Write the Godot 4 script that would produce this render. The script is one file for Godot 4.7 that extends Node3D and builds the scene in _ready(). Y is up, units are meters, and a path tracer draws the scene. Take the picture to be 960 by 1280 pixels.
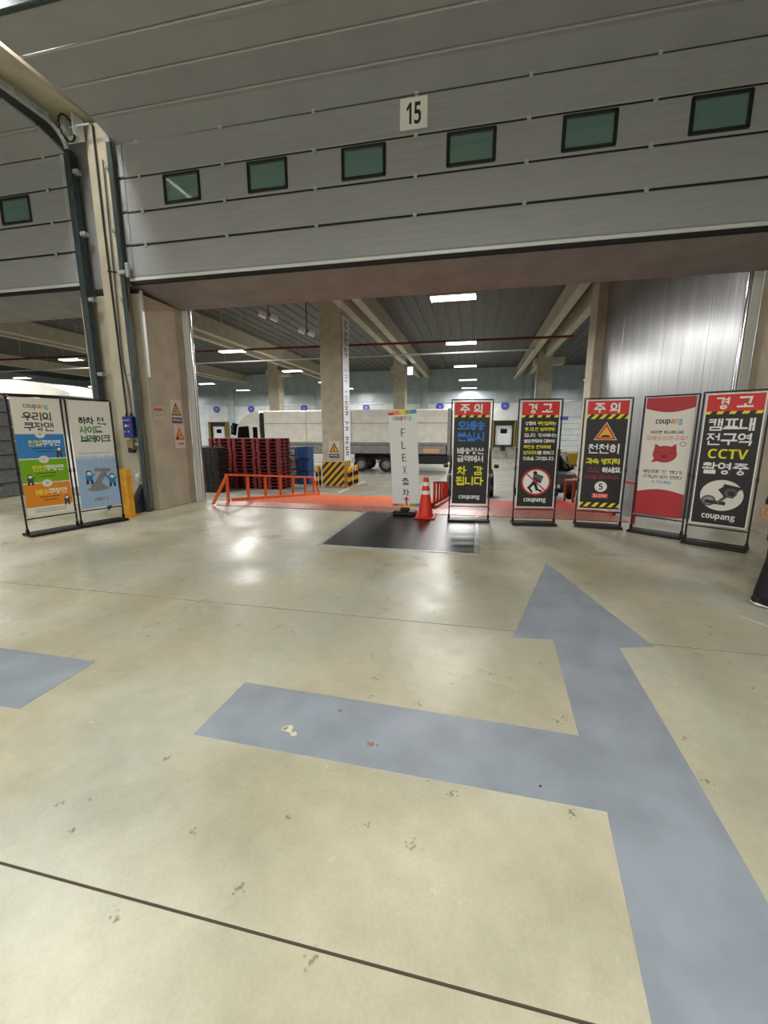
extends Node3D
# Dock hall with raised sectional doors, banner stands and a truck yard beyond. y up, metres; the doors lie across x, the yard runs to -z.

var M := {}
var ROOT: Node3D
const LOW := -1.1          # yard floor
const ZD := -6.45          # plane of the raised doors
const ZW := -7.62          # back of the door wall

# ------------------------------------------------------------------ shapes
func ms() -> SurfaceTool:
	var s := SurfaceTool.new()
	s.begin(Mesh.PRIMITIVE_TRIANGLES)
	return s

func tri(s: SurfaceTool, a: Vector3, b: Vector3, c: Vector3, na: Vector3, nb: Vector3, nc: Vector3) -> void:
	if (b - a).cross(c - a).dot(na + nb + nc) > 0.0:
		var t := b
		b = c
		c = t
		t = nb
		nb = nc
		nc = t
	s.set_normal(na)
	s.add_vertex(a)
	s.set_normal(nb)
	s.add_vertex(b)
	s.set_normal(nc)
	s.add_vertex(c)

func face(s: SurfaceTool, p: Array, inside: Vector3) -> void:
	var n: Vector3 = (p[1] - p[0]).cross(p[2] - p[0]).normalized()
	var mid := Vector3.ZERO
	for q in p:
		mid += q
	if n.dot(mid / p.size() - inside) < 0.0:
		n = -n
	for i in range(1, p.size() - 1):
		tri(s, p[0], p[i], p[i + 1], n, n, n)

func bx(s: SurfaceTool, c: Vector3, size: Vector3, bev := 0.0, b := Basis()) -> void:
	var h := size / 2.0
	var e := minf(bev, minf(h.x, minf(h.y, h.z)) * 0.9)
	var ax := [Vector3(1, 0, 0), Vector3(0, 1, 0), Vector3(0, 0, 1)]
	for k in 3:
		var u: Vector3 = ax[(k + 1) % 3]
		var v: Vector3 = ax[(k + 2) % 3]
		var hu: float = h[(k + 1) % 3] - e
		var hv: float = h[(k + 2) % 3] - e
		for sg in [-1.0, 1.0]:
			var o: Vector3 = ax[k] * h[k] * sg
			face(s, [c + b * (o - u * hu - v * hv), c + b * (o + u * hu - v * hv), c + b * (o + u * hu + v * hv), c + b * (o - u * hu + v * hv)], c)
	if e <= 0.0:
		return
	for k in 3:
		var w: Vector3 = ax[k] * (h[k] - e)
		var i := (k + 1) % 3
		var j := (k + 2) % 3
		for su in [-1.0, 1.0]:
			for sv in [-1.0, 1.0]:
				var p: Vector3 = ax[i] * h[i] * su + ax[j] * (h[j] - e) * sv
				var q: Vector3 = ax[i] * (h[i] - e) * su + ax[j] * h[j] * sv
				face(s, [c + b * (p - w), c + b * (p + w), c + b * (q + w), c + b * (q - w)], c)
	for sx in [-1.0, 1.0]:
		for sy in [-1.0, 1.0]:
			for sz in [-1.0, 1.0]:
				face(s, [c + b * Vector3(h.x * sx, (h.y - e) * sy, (h.z - e) * sz), c + b * Vector3((h.x - e) * sx, h.y * sy, (h.z - e) * sz), c + b * Vector3((h.x - e) * sx, (h.y - e) * sy, h.z * sz)], c)

func span(s: SurfaceTool, lo: Vector3, hi: Vector3, bev := 0.0) -> void:
	bx(s, (lo + hi) / 2.0, (hi - lo).abs(), bev)

func tube(s: SurfaceTool, a: Vector3, b: Vector3, r: float, n := 8, r2 := -1.0) -> void:
	if r2 < 0.0:
		r2 = r
	var d := (b - a).normalized()
	var u := d.cross(Vector3.UP if absf(d.y) < 0.9 else Vector3.RIGHT).normalized()
	var v := d.cross(u)
	for i in n:
		var t0 := TAU * i / n
		var t1 := TAU * (i + 1) / n
		var n0 := u * cos(t0) + v * sin(t0)
		var n1 := u * cos(t1) + v * sin(t1)
		tri(s, a + n0 * r, b + n0 * r2, b + n1 * r2, n0, n0, n1)
		tri(s, a + n0 * r, b + n1 * r2, a + n1 * r, n0, n1, n1)
		tri(s, a, a + n0 * r, a + n1 * r, -d, -d, -d)
		tri(s, b, b + n0 * r2, b + n1 * r2, d, d, d)

func path_tube(s: SurfaceTool, pts: Array, r: float, n := 8) -> void:
	for i in pts.size() - 1:
		tube(s, pts[i], pts[i + 1], r, n)

func bar(s: SurfaceTool, a: Vector3, b: Vector3, w: float, h: float, bev := 0.0) -> void:
	var d := (b - a).normalized()
	var u := d.cross(Vector3.UP if absf(d.y) < 0.95 else Vector3(0, 0, 1)).normalized()
	bx(s, (a + b) / 2.0, Vector3(w, h, a.distance_to(b)), bev, Basis(u, u.cross(d) * -1.0, -d))

func lathe(s: SurfaceTool, prof: Array, n: int, at := Vector3.ZERO, b := Basis()) -> void:
	for k in prof.size() - 1:
		var p: Vector2 = prof[k]
		var q: Vector2 = prof[k + 1]
		var e := (q - p).normalized()
		var out := Vector2(e.y, -e.x)
		for i in n:
			var t0 := TAU * i / n
			var t1 := TAU * (i + 1) / n
			var f := func(w: Vector2, t: float) -> Vector3: return at + b * Vector3(w.x * cos(t), w.y, w.x * sin(t))
			var g := func(t: float) -> Vector3: return b * Vector3(out.x * cos(t), out.y, out.x * sin(t))
			var n0: Vector3 = g.call(t0)
			var n1: Vector3 = g.call(t1)
			if p.x > 0.0001:
				tri(s, f.call(p, t0), f.call(q, t1), f.call(p, t1), n0, n1, n1)
			if q.x > 0.0001:
				tri(s, f.call(p, t0), f.call(q, t0), f.call(q, t1), n0, n0, n1)

func prism(s: SurfaceTool, poly: PackedVector2Array, h: float, xf := Transform3D()) -> void:
	# polygon in the xy plane of xf, from z = 0 to h
	var ids := Geometry2D.triangulate_polygon(poly)
	var nf := xf.basis * Vector3(0, 0, 1)
	for i in range(0, ids.size(), 3):
		var a := poly[ids[i]]
		var b := poly[ids[i + 1]]
		var c := poly[ids[i + 2]]
		tri(s, xf * Vector3(a.x, a.y, 0), xf * Vector3(b.x, b.y, 0), xf * Vector3(c.x, c.y, 0), -nf, -nf, -nf)
		tri(s, xf * Vector3(a.x, a.y, h), xf * Vector3(b.x, b.y, h), xf * Vector3(c.x, c.y, h), nf, nf, nf)
	var turn := 1.0 if Geometry2D.is_polygon_clockwise(poly) else -1.0
	for i in poly.size():
		var a := poly[i]
		var b := poly[(i + 1) % poly.size()]
		var e := (b - a).normalized()
		var n := xf.basis * (Vector3(-e.y, e.x, 0) * turn)
		tri(s, xf * Vector3(a.x, a.y, 0), xf * Vector3(b.x, b.y, 0), xf * Vector3(b.x, b.y, h), n, n, n)
		tri(s, xf * Vector3(a.x, a.y, 0), xf * Vector3(b.x, b.y, h), xf * Vector3(a.x, a.y, h), n, n, n)

func side(poly: PackedVector2Array, x0: float, x1: float) -> SurfaceTool:
	# polygon given as (z, y), extruded along x
	var s := ms()
	prism(s, poly, x1 - x0, Transform3D(Basis(Vector3(0, 0, 1), Vector3(0, 1, 0), Vector3(1, 0, 0)), Vector3(x0, 0, 0)))
	return s

func sheet(w: float, h: float, m: Material, called: String, parent: Node3D, at: Vector3, b := Basis(), thick := 0.003, back: Material = null) -> MeshInstance3D:
	# a printed sheet: front face with its own 0..1 print, real thickness behind
	var s := ms()
	var q := [Vector2(-1, 1), Vector2(1, 1), Vector2(1, -1), Vector2(-1, 1), Vector2(1, -1), Vector2(-1, -1)]
	for p in q:
		s.set_normal(Vector3(0, 0, 1))
		s.set_uv(Vector2(p.x * 0.5 + 0.5, 0.5 - p.y * 0.5))
		s.add_vertex(Vector3(p.x * w / 2, p.y * h / 2, thick / 2))
	s.set_material(m)
	var mesh := s.commit()
	var t := ms()
	for k in [[Vector3(-1, 0, 0), Vector3(0, 1, 0), w, h], [Vector3(1, 0, 0), Vector3(0, 1, 0), w, h]]:
		var n: Vector3 = k[0]
		face(t, [Vector3(n.x * w / 2, -h / 2, -thick / 2), Vector3(n.x * w / 2, h / 2, -thick / 2), Vector3(n.x * w / 2, h / 2, thick / 2), Vector3(n.x * w / 2, -h / 2, thick / 2)], Vector3.ZERO)
	for y in [-1.0, 1.0]:
		face(t, [Vector3(-w / 2, y * h / 2, -thick / 2), Vector3(w / 2, y * h / 2, -thick / 2), Vector3(w / 2, y * h / 2, thick / 2), Vector3(-w / 2, y * h / 2, thick / 2)], Vector3.ZERO)
	face(t, [Vector3(-w / 2, -h / 2, -thick / 2), Vector3(w / 2, -h / 2, -thick / 2), Vector3(w / 2, h / 2, -thick / 2), Vector3(-w / 2, h / 2, -thick / 2)], Vector3.ZERO)
	t.set_material(back if back else M.vinyl)
	t.commit(mesh)
	var o := MeshInstance3D.new()
	o.mesh = mesh
	o.name = called
	o.transform = Transform3D(b, at)
	parent.add_child(o, true)
	return o

# ------------------------------------------------------------------ objects
func numbered(called: String) -> String:
	if not ROOT.has_node(called):
		return called
	var i := 1
	while ROOT.has_node("%s_%03d" % [called, i]):
		i += 1
	return "%s_%03d" % [called, i]

func put(called: String, s: SurfaceTool, m: Material, parent: Node3D = null) -> MeshInstance3D:
	var o := MeshInstance3D.new()
	o.mesh = s.commit()
	o.material_override = null
	o.mesh.surface_set_material(0, m)
	if parent:
		o.name = called
		parent.add_child(o, true)
	else:
		o.name = numbered(called)
		ROOT.add_child(o, true)
	return o

func tag(o: Node3D, label: String, category: String, group := "", kind := "") -> Node3D:
	o.set_meta("label", label)
	if category:
		o.set_meta("category", category)
	if group:
		o.set_meta("group", group)
	if kind:
		o.set_meta("kind", kind)
	return o

func thing(called: String, label: String, category: String, at := Vector3.ZERO, turn := 0.0, group := "") -> Node3D:
	var o := Node3D.new()
	o.name = numbered(called)
	ROOT.add_child(o, true)
	o.position = at
	o.rotation.y = turn
	return tag(o, label, category, group)

func struct(called: String, s: SurfaceTool, m: Material, label := "", category := "") -> MeshInstance3D:
	var o := put(called, s, m)
	o.set_meta("kind", "structure")
	if label:
		tag(o, label, category)
	return o

func copy(o: Node3D, at: Vector3, label: String, turn := 0.0) -> Node3D:
	var c: Node3D = o.duplicate()
	var base := String(o.name).get_slice("_0", 0)
	c.name = numbered(base)
	ROOT.add_child(c, true)
	c.position = at
	c.rotation.y = turn
	c.set_meta("label", label)
	return c

# ------------------------------------------------------------------ materials
func noise_tex(c0: Color, c1: Color, freq: float, sd: int, px := 256, octaves := 4) -> NoiseTexture2D:
	var n := FastNoiseLite.new()
	n.noise_type = FastNoiseLite.TYPE_SIMPLEX_SMOOTH
	n.seed = sd
	n.frequency = freq
	n.fractal_octaves = octaves
	var t := NoiseTexture2D.new()
	t.width = px
	t.height = px
	t.seamless = true
	t.noise = n
	var g := Gradient.new()
	g.set_color(0, c0)
	g.set_color(1, c1)
	g.set_offset(0, 0.2)
	g.set_offset(1, 0.8)
	t.color_ramp = g
	return t

func mat(col: Color, rough := 0.6, metal := 0.0, vary := 0.0, scale := Vector3(1, 1, 1), sd := 1) -> StandardMaterial3D:
	var m := StandardMaterial3D.new()
	m.roughness = rough
	m.metallic = metal
	if vary > 0.0:
		m.albedo_texture = noise_tex(col * (1.0 - vary), (col * (1.0 + vary)).clamp(), 0.02, sd)
		m.uv1_triplanar = true
		m.uv1_world_triplanar = true
		m.uv1_scale = scale
	else:
		m.albedo_color = col
	return m

func glow(col: Color, energy: float) -> StandardMaterial3D:
	var m := StandardMaterial3D.new()
	m.albedo_color = Color(0.9, 0.9, 0.9)
	m.emission_enabled = true
	m.emission = col
	m.emission_energy_multiplier = energy
	return m

func print_mat(im: Image, rough := 0.5) -> StandardMaterial3D:
	var m := StandardMaterial3D.new()
	m.albedo_texture = ImageTexture.create_from_image(im)
	m.texture_repeat = false
	m.roughness = rough
	return m

func bump(m: StandardMaterial3D, freq: float, height: float, sd: int, scale := Vector3.ZERO) -> void:
	m.heightmap_enabled = true
	m.heightmap_scale = height
	m.heightmap_texture = noise_tex(Color.BLACK, Color.WHITE, freq, sd)
	if scale != Vector3.ZERO:
		m.uv1_scale = scale

func floor_image() -> Image:
	# epoxy coat: base tone with patchy wear, specks, dark scuffs and old repairs, 7 m square
	var px := 1024
	var im := Image.create(px, px, false, Image.FORMAT_RGB8)
	var n := FastNoiseLite.new()
	n.seed = 5
	n.frequency = 0.006
	n.fractal_octaves = 5
	var grit := RandomNumberGenerator.new()
	grit.seed = 4
	var n2 := FastNoiseLite.new()
	n2.seed = 8
	n2.frequency = 0.05
	n2.fractal_octaves = 2
	var base := Color(0.738, 0.73, 0.64)
	for y in px:
		for x in px:
			var a := TAU * x / px
			var b := TAU * y / px
			var q := Vector3(cos(a) * 160, sin(a) * 160, cos(b) * 160)
			var w := sin(b) * 160
			var v := n.get_noise_3d(q.x, q.y, q.z + w * 0.61) * 0.125
			v += n2.get_noise_2d(x, y) * 0.02
			var warm := n.get_noise_3d(q.z, w, q.x + 300) * 0.035
			var grain := grit.randf_range(-0.016, 0.016)
			im.set_pixel(x, y, Color(base.r + v + warm + grain, base.g + v + grain, base.b + v - warm * 1.3 + grain))
	var rng := RandomNumberGenerator.new()
	rng.seed = 11
	for k in 420:
		var c := Vector2(rng.randf(), rng.randf()) * px
		var r := rng.randf_range(0.6, 2.2)
		var tone := Color(0.38, 0.34, 0.27) if rng.randf() < 0.7 else Color(0.86, 0.85, 0.78)
		for j in int(r * 6):
			var p := c + Vector2(rng.randfn(), rng.randfn()) * r
			var xi := posmod(int(p.x), px)
			var yi := posmod(int(p.y), px)
			im.set_pixel(xi, yi, im.get_pixel(xi, yi).lerp(tone, rng.randf_range(0.25, 0.75)))
	for k in 46:  # scuffs
		var c := Vector2(rng.randf(), rng.randf()) * px
		var d := Vector2.from_angle(rng.randf() * TAU)
		var tone := Color(0.45, 0.38, 0.28) if k % 3 else Color(0.62, 0.36, 0.26)
		for j in rng.randi_range(14, 50):
			var p := c + d * j * 0.6 + Vector2(rng.randfn(), rng.randfn()) * 1.2
			var xi := posmod(int(p.x), px)
			var yi := posmod(int(p.y), px)
			im.set_pixel(xi, yi, im.get_pixel(xi, yi).lerp(tone, rng.randf_range(0.1, 0.5)))
	return im

func make_materials() -> void:
	M.floor = StandardMaterial3D.new()
	M.floor.albedo_texture = ImageTexture.create_from_image(floor_image())
	M.floor.uv1_triplanar = true
	M.floor.uv1_world_triplanar = true
	M.floor.uv1_scale = Vector3(1, 1, 1) / 7.0
	M.floor.roughness_texture = noise_tex(Color(0.26, 0.26, 0.26), Color(0.44, 0.44, 0.44), 0.012, 21, 512, 5)
	M.floor.roughness_texture_channel = BaseMaterial3D.TEXTURE_CHANNEL_RED
	M.floor.heightmap_enabled = true
	M.floor.heightmap_scale = 0.12
	M.floor.heightmap_texture = noise_tex(Color.BLACK, Color.WHITE, 0.01, 22, 512, 3)
	M.joint = mat(Color(0.30, 0.265, 0.215), 0.9)
	M.paint = mat(Color(0.595, 0.63, 0.665), 0.36, 0.0, 0.045, Vector3(0.5, 0.5, 0.5), 3)
	M.yard = mat(Color(0.55, 0.545, 0.50), 0.4, 0.0, 0.1, Vector3(0.25, 0.25, 0.25), 4)
	M.concrete = mat(Color(0.695, 0.665, 0.585), 0.75, 0.0, 0.045, Vector3(0.35, 0.35, 0.35), 6)
	bump(M.concrete, 0.05, 0.15, 7)
	M.soffit = mat(Color(0.53, 0.535, 0.535), 0.7, 0.0, 0.05, Vector3(0.3, 0.3, 0.3), 8)
	M.door = mat(Color(0.615, 0.62, 0.63), 0.42, 0.1, 0.02, Vector3(0.2, 3.0, 0.2), 9)
	M.galv = mat(Color(0.70, 0.725, 0.735), 0.36, 0.4, 0.08, Vector3(2, 0.5, 2), 11)
	M.galv_dark = mat(Color(0.27, 0.31, 0.32), 0.45, 0.5, 0.1, Vector3(2, 0.5, 2), 12)
	M.steel = mat(Color(0.80, 0.81, 0.82), 0.12, 1.0)
	M.alu = mat(Color(0.86, 0.87, 0.86), 0.4, 0.3)
	M.rubber = mat(Color(0.045, 0.045, 0.05), 0.7)
	M.black = mat(Color(0.05, 0.05, 0.055), 0.42)
	M.black_plastic = mat(Color(0.07, 0.07, 0.08), 0.5)
	M.vinyl = mat(Color(0.82, 0.82, 0.80), 0.55)
	M.white = mat(Color(0.86, 0.86, 0.84), 0.4)
	M.glass = StandardMaterial3D.new()
	M.glass.metallic_specular = 1.0
	M.glass.albedo_color = Color(0.42, 0.57, 0.54, 0.55)
	M.glass.transparency = BaseMaterial3D.TRANSPARENCY_ALPHA
	M.glass.roughness = 0.05
	M.plate = mat(Color(0.155, 0.16, 0.18), 0.33, 0.3, 0.12, Vector3(0.8, 0.8, 0.8), 13)
	M.orange = mat(Color(0.84, 0.36, 0.06), 0.7, 0.0, 0.08, Vector3(1, 1, 1), 14)
	M.red = mat(Color(0.70, 0.23, 0.15), 0.36, 0.0, 0.12, Vector3(1, 1, 1), 15)
	M.lip = mat(Color(0.68, 0.40, 0.33), 0.38, 0.2, 0.14, Vector3(1.5, 1.5, 1.5), 16)
	M.pallet = mat(Color(0.44, 0.125, 0.14), 0.55, 0.0, 0.12, Vector3(1, 1, 1), 17)
	M.yellow = mat(Color(0.86, 0.62, 0.10), 0.45, 0.0, 0.05, Vector3(1, 1, 1), 18)
	M.wall_metal = mat(Color(0.64, 0.645, 0.65), 0.3, 0.7, 0.05, Vector3(1.3, 0.05, 1.3), 19)
	M.wall_metal.heightmap_enabled = true
	M.wall_metal.heightmap_scale = 0.12
	M.wall_metal.heightmap_texture = noise_tex(Color.BLACK, Color.WHITE, 0.025, 20, 512, 3)
	M.clad = mat(Color(0.65, 0.70, 0.715), 0.33, 0.1, 0.04, Vector3(0.2, 0.2, 0.2), 23)
	M.wall_white = mat(Color(0.80, 0.82, 0.82), 0.38, 0.0, 0.03, Vector3(0.2, 0.2, 0.2), 24)
	M.deck = mat(Color(0.30, 0.29, 0.265), 0.6, 0.15, 0.05, Vector3(0.2, 0.2, 0.2), 25)
	M.room = mat(Color(0.56, 0.56, 0.55), 0.6, 0.0, 0.03, Vector3(0.2, 0.2, 0.2), 26)
	M.pipe_red = mat(Color(0.42, 0.13, 0.12), 0.5)
	M.pipe_white = mat(Color(0.72, 0.72, 0.70), 0.45)
	M.blue = mat(Color(0.13, 0.29, 0.50), 0.5, 0.0, 0.06, Vector3(1, 1, 1), 27)
	M.sign_blue = mat(Color(0.24, 0.31, 0.66), 0.4)
	M.cone = mat(Color(0.84, 0.20, 0.10), 0.5)
	M.band = mat(Color(0.90, 0.90, 0.90), 0.3)
	M.truck = mat(Color(0.84, 0.83, 0.79), 0.36, 0.0, 0.03, Vector3(0.3, 0.3, 0.3), 28)
	M.truck_grey = mat(Color(0.52, 0.52, 0.50), 0.4, 0.3, 0.06, Vector3(0.6, 0.6, 0.6), 29)
	M.chassis = mat(Color(0.06, 0.065, 0.08), 0.6)
	M.car_glass = mat(Color(0.03, 0.035, 0.045), 0.06)
	M.car_black = mat(Color(0.17, 0.17, 0.18), 0.3)
	M.car_black.clearcoat_enabled = true
	M.car_black.clearcoat = 0.8
	M.car_purple = mat(Color(0.16, 0.085, 0.21), 0.22)
	M.lamp = glow(Color(1.0, 0.98, 0.95), 5.0)
	M.housing = mat(Color(0.7, 0.7, 0.7), 0.5)
	M.grey_crate = mat(Color(0.42, 0.43, 0.44), 0.5, 0.1, 0.1, Vector3(2, 2, 2), 30)
	M.film = mat(Color(0.62, 0.65, 0.68), 0.2, 0.2, 0.4, Vector3(2.5, 2.5, 2.5), 31)
	M.skin = mat(Color(0.60, 0.42, 0.34), 0.6)
	M.hair = mat(Color(0.04, 0.035, 0.03), 0.6)
	M.cloth = mat(Color(0.055, 0.055, 0.065), 0.85, 0.0, 0.15, Vector3(4, 4, 4), 32)
	M.cloth_brown = mat(Color(0.10, 0.075, 0.06), 0.85)

# ------------------------------------------------------------------ print: strokes, Hangul, Latin
func disc(im: Image, c: Vector2, r: float, col: Color, squash := 1.0) -> void:
	for y in range(int(c.y - r * squash), int(c.y + r * squash) + 1):
		var q := 1.0 - pow((y + 0.5 - c.y) / (r * squash), 2.0)
		if q > 0.0:
			var w := r * sqrt(q)
			im.fill_rect(Rect2i(roundi(c.x - w), y, maxi(1, roundi(2 * w)), 1), col)

func poly(im: Image, pts: Array, col: Color) -> void:
	var lo := 1e9
	var hi := -1e9
	for p in pts:
		lo = minf(lo, p.y)
		hi = maxf(hi, p.y)
	for y in range(floori(lo), ceili(hi)):
		var xs := []
		for i in pts.size():
			var a: Vector2 = pts[i]
			var b: Vector2 = pts[(i + 1) % pts.size()]
			var yy := y + 0.5
			if (a.y <= yy) != (b.y <= yy):
				xs.append(a.x + (yy - a.y) / (b.y - a.y) * (b.x - a.x))
		xs.sort()
		for i in range(0, xs.size() - 1, 2):
			var x0 := roundi(xs[i])
			im.fill_rect(Rect2i(x0, y, maxi(1, roundi(xs[i + 1]) - x0), 1), col)

func stroke(im: Image, a: Vector2, b: Vector2, t: float, col: Color) -> void:
	var d := b - a
	if d.length() < 0.01:
		im.fill_rect(Rect2i(roundi(a.x - t / 2), roundi(a.y - t / 2), ceili(t), ceili(t)), col)
		return
	var e := d.normalized() * t / 2
	var n := Vector2(-e.y, e.x)
	poly(im, [a - e + n, b + e + n, b + e - n, a - e - n], col)

func lines(im: Image, pts: Array, box: Rect2, t: float, col: Color) -> void:
	for i in pts.size() - 1:
		stroke(im, box.position + pts[i] * box.size, box.position + pts[i + 1] * box.size, t, col)

func ring(im: Image, box: Rect2, t: float, col: Color) -> void:
	var n := 18
	var c := box.get_center()
	var r := box.size / 2
	r = Vector2(minf(r.x, r.y * 1.35), r.y)
	for i in n:
		stroke(im, c + Vector2(cos(TAU * i / n), sin(TAU * i / n)) * r, c + Vector2(cos(TAU * (i + 1) / n), sin(TAU * (i + 1) / n)) * r, t, col)

func jamo(im: Image, k: String, b: Rect2, t: float, col: Color) -> void:
	# consonant k drawn in box b
	var V := func(list: Array) -> Array:
		var r := []
		for i in range(0, list.size(), 2):
			r.append(Vector2(list[i], list[i + 1]))
		return r
	var L := {
		"ㄱ": [[0, 0, 1, 0, 0.9, 1]], "ㄴ": [[0, 0, 0, 1, 1, 1]], "ㄷ": [[1, 0, 0, 0, 0, 1, 1, 1]], "ㄹ": [[0, 0, 1, 0, 1, 0.5, 0, 0.5, 0, 1, 1, 1]],
		"ㅁ": [[0, 0, 1, 0, 1, 1, 0, 1, 0, 0]], "ㅂ": [[0, 0, 0, 1, 1, 1, 1, 0], [0, 0.45, 1, 0.45]], "ㅅ": [[0.5, 0, 0.4, 0.5, 0, 1], [0.45, 0.4, 1, 1]],
		"ㅈ": [[0, 0, 1, 0], [0.5, 0, 0.4, 0.5, 0, 1], [0.45, 0.45, 1, 1]], "ㅊ": [[0.3, 0, 0.7, 0], [0, 0.26, 1, 0.26], [0.5, 0.26, 0.4, 0.6, 0, 1], [0.45, 0.6, 1, 1]],
		"ㅋ": [[0, 0, 1, 0, 0.9, 1], [0, 0.47, 0.95, 0.47]], "ㅌ": [[1, 0, 0, 0, 0, 1, 1, 1], [0, 0.5, 0.95, 0.5]], "ㅍ": [[0, 0, 1, 0], [0, 1, 1, 1], [0.28, 0, 0.28, 1], [0.72, 0, 0.72, 1]],
		"ㅎ": [[0.3, 0, 0.7, 0], [0, 0.25, 1, 0.25]]}
	if k in ["ㄲ", "ㄸ", "ㅃ", "ㅆ", "ㅉ"]:
		var one: String = {"ㄲ": "ㄱ", "ㄸ": "ㄷ", "ㅃ": "ㅂ", "ㅆ": "ㅅ", "ㅉ": "ㅈ"}[k]
		jamo(im, one, Rect2(b.position, b.size * Vector2(0.42, 1)), t * 0.85, col)
		jamo(im, one, Rect2(b.position + Vector2(b.size.x * 0.56, 0), b.size * Vector2(0.42, 1)), t * 0.85, col)
		return
	if k == "ㅇ":
		ring(im, b, t, col)
		return
	for l in L.get(k, []):
		lines(im, V.call(l), b, t, col)
	if k == "ㅎ":
		ring(im, Rect2(b.position + b.size * Vector2(0.08, 0.5), b.size * Vector2(0.84, 0.5)), t, col)

const LEAD := ["ㄱ", "ㄲ", "ㄴ", "ㄷ", "ㄸ", "ㄹ", "ㅁ", "ㅂ", "ㅃ", "ㅅ", "ㅆ", "ㅇ", "ㅈ", "ㅉ", "ㅊ", "ㅋ", "ㅌ", "ㅍ", "ㅎ"]
const VOWEL := ["ㅏ", "ㅐ", "ㅑ", "ㅒ", "ㅓ", "ㅔ", "ㅕ", "ㅖ", "ㅗ", "ㅘ", "ㅙ", "ㅚ", "ㅛ", "ㅜ", "ㅝ", "ㅞ", "ㅟ", "ㅠ", "ㅡ", "ㅢ", "ㅣ"]
const TAIL := ["", "ㄱ", "ㄲ", "ㄱ", "ㄴ", "ㄴ", "ㄴ", "ㄷ", "ㄹ", "ㄹ", "ㄹ", "ㄹ", "ㄹ", "ㄹ", "ㄹ", "ㄹ", "ㅁ", "ㅂ", "ㅂ", "ㅅ", "ㅆ", "ㅇ", "ㅈ", "ㅊ", "ㅋ", "ㅌ", "ㅍ", "ㅎ"]

func syllable(im: Image, code: int, o: Vector2, s: float, t: float, col: Color) -> void:
	var k := code - 0xAC00
	var lead: String = LEAD[k / 588]
	var vowel: String = VOWEL[(k % 588) / 28]
	var tail: String = TAIL[k % 28]
	var tall := tail == ""
	if not tall:
		t *= 0.86
	var B := func(x0: float, y0: float, x1: float, y1: float) -> Rect2: return Rect2(o + Vector2(x0, y0) * s, Vector2(x1 - x0, y1 - y0) * s)
	var S := func(x0: float, y0: float, x1: float, y1: float) -> void: stroke(im, o + Vector2(x0, y0) * s, o + Vector2(x1, y1) * s, t, col)
	var hv := {"ㅘ": "ㅗ", "ㅙ": "ㅗ", "ㅚ": "ㅗ", "ㅝ": "ㅜ", "ㅞ": "ㅜ", "ㅟ": "ㅜ", "ㅢ": "ㅡ"}
	var vv := {"ㅘ": "ㅏ", "ㅙ": "ㅐ", "ㅚ": "ㅣ", "ㅝ": "ㅓ", "ㅞ": "ㅔ", "ㅟ": "ㅣ", "ㅢ": "ㅣ"}
	var flat: String = hv.get(vowel, vowel if vowel in ["ㅗ", "ㅛ", "ㅜ", "ㅠ", "ㅡ"] else "")
	var up: String = vv.get(vowel, "" if flat == vowel else vowel)
	var bottom := 1.0 if tall else 0.56
	var lx := 0.92
	if up != "":
		lx = 0.52 if up in ["ㅏ", "ㅑ", "ㅣ"] else (0.46 if up in ["ㅓ", "ㅕ", "ㅐ"] else 0.40)
		var x := 0.76
		if up in ["ㅐ", "ㅒ", "ㅔ", "ㅖ"]:
			S.call(0.92, 0.02, 0.92, bottom)
			x = 0.70
		elif up in ["ㅓ", "ㅕ", "ㅣ"]:
			x = 0.84
		S.call(x, 0.03, x, bottom)
		var m := bottom * 0.48
		match up:
			"ㅏ": S.call(x, m, 0.98, m)
			"ㅐ": S.call(x, m, 0.92, m)
			"ㅑ", "ㅒ":
				S.call(x, m - 0.1, 0.98, m - 0.1)
				S.call(x, m + 0.12, 0.98, m + 0.12)
			"ㅓ", "ㅔ": S.call(x - 0.19, m, x, m)
			"ㅕ", "ㅖ":
				S.call(x - 0.19, m - 0.1, x, m - 0.1)
				S.call(x - 0.19, m + 0.12, x, m + 0.12)
	if flat != "":
		var y: float = (0.86 if flat in ["ㅗ", "ㅛ", "ㅡ"] else 0.62) if tall else (0.52 if flat in ["ㅗ", "ㅛ", "ㅡ"] else 0.42)
		if up != "" and tall:
			y = 0.78 if flat != "ㅜ" else 0.66
		var x1 := 0.98 if up == "" else 0.66
		var x0 := 0.02
		var c := (x0 + x1) / 2
		var l := 0.17 if tall else 0.12
		S.call(x0, y, x1, y)
		match flat:
			"ㅗ": S.call(c, y - l, c, y)
			"ㅛ":
				S.call(c - 0.16, y - l, c - 0.16, y)
				S.call(c + 0.16, y - l, c + 0.16, y)
			"ㅜ": S.call(c, y, c, y + (0.34 if tall else 0.16))
			"ㅠ":
				S.call(c - 0.16, y, c - 0.16, y + (0.34 if tall else 0.16))
				S.call(c + 0.16, y, c + 0.16, y + (0.34 if tall else 0.16))
		var top := y - (l if flat in ["ㅗ", "ㅛ"] else 0.0) - t / s * 0.9
		jamo(im, lead, B.call(0.14 if up == "" else 0.08, 0.05, 0.86 if up == "" else 0.56, maxf(0.2, top)), t, col)
	else:
		jamo(im, lead, B.call(0.06, 0.10 if tall else 0.05, lx, 0.84 if tall else 0.50), t, col)
	if not tall:
		jamo(im, tail, B.call(0.16, 0.74, 0.90, 1.0), t, col)

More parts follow.
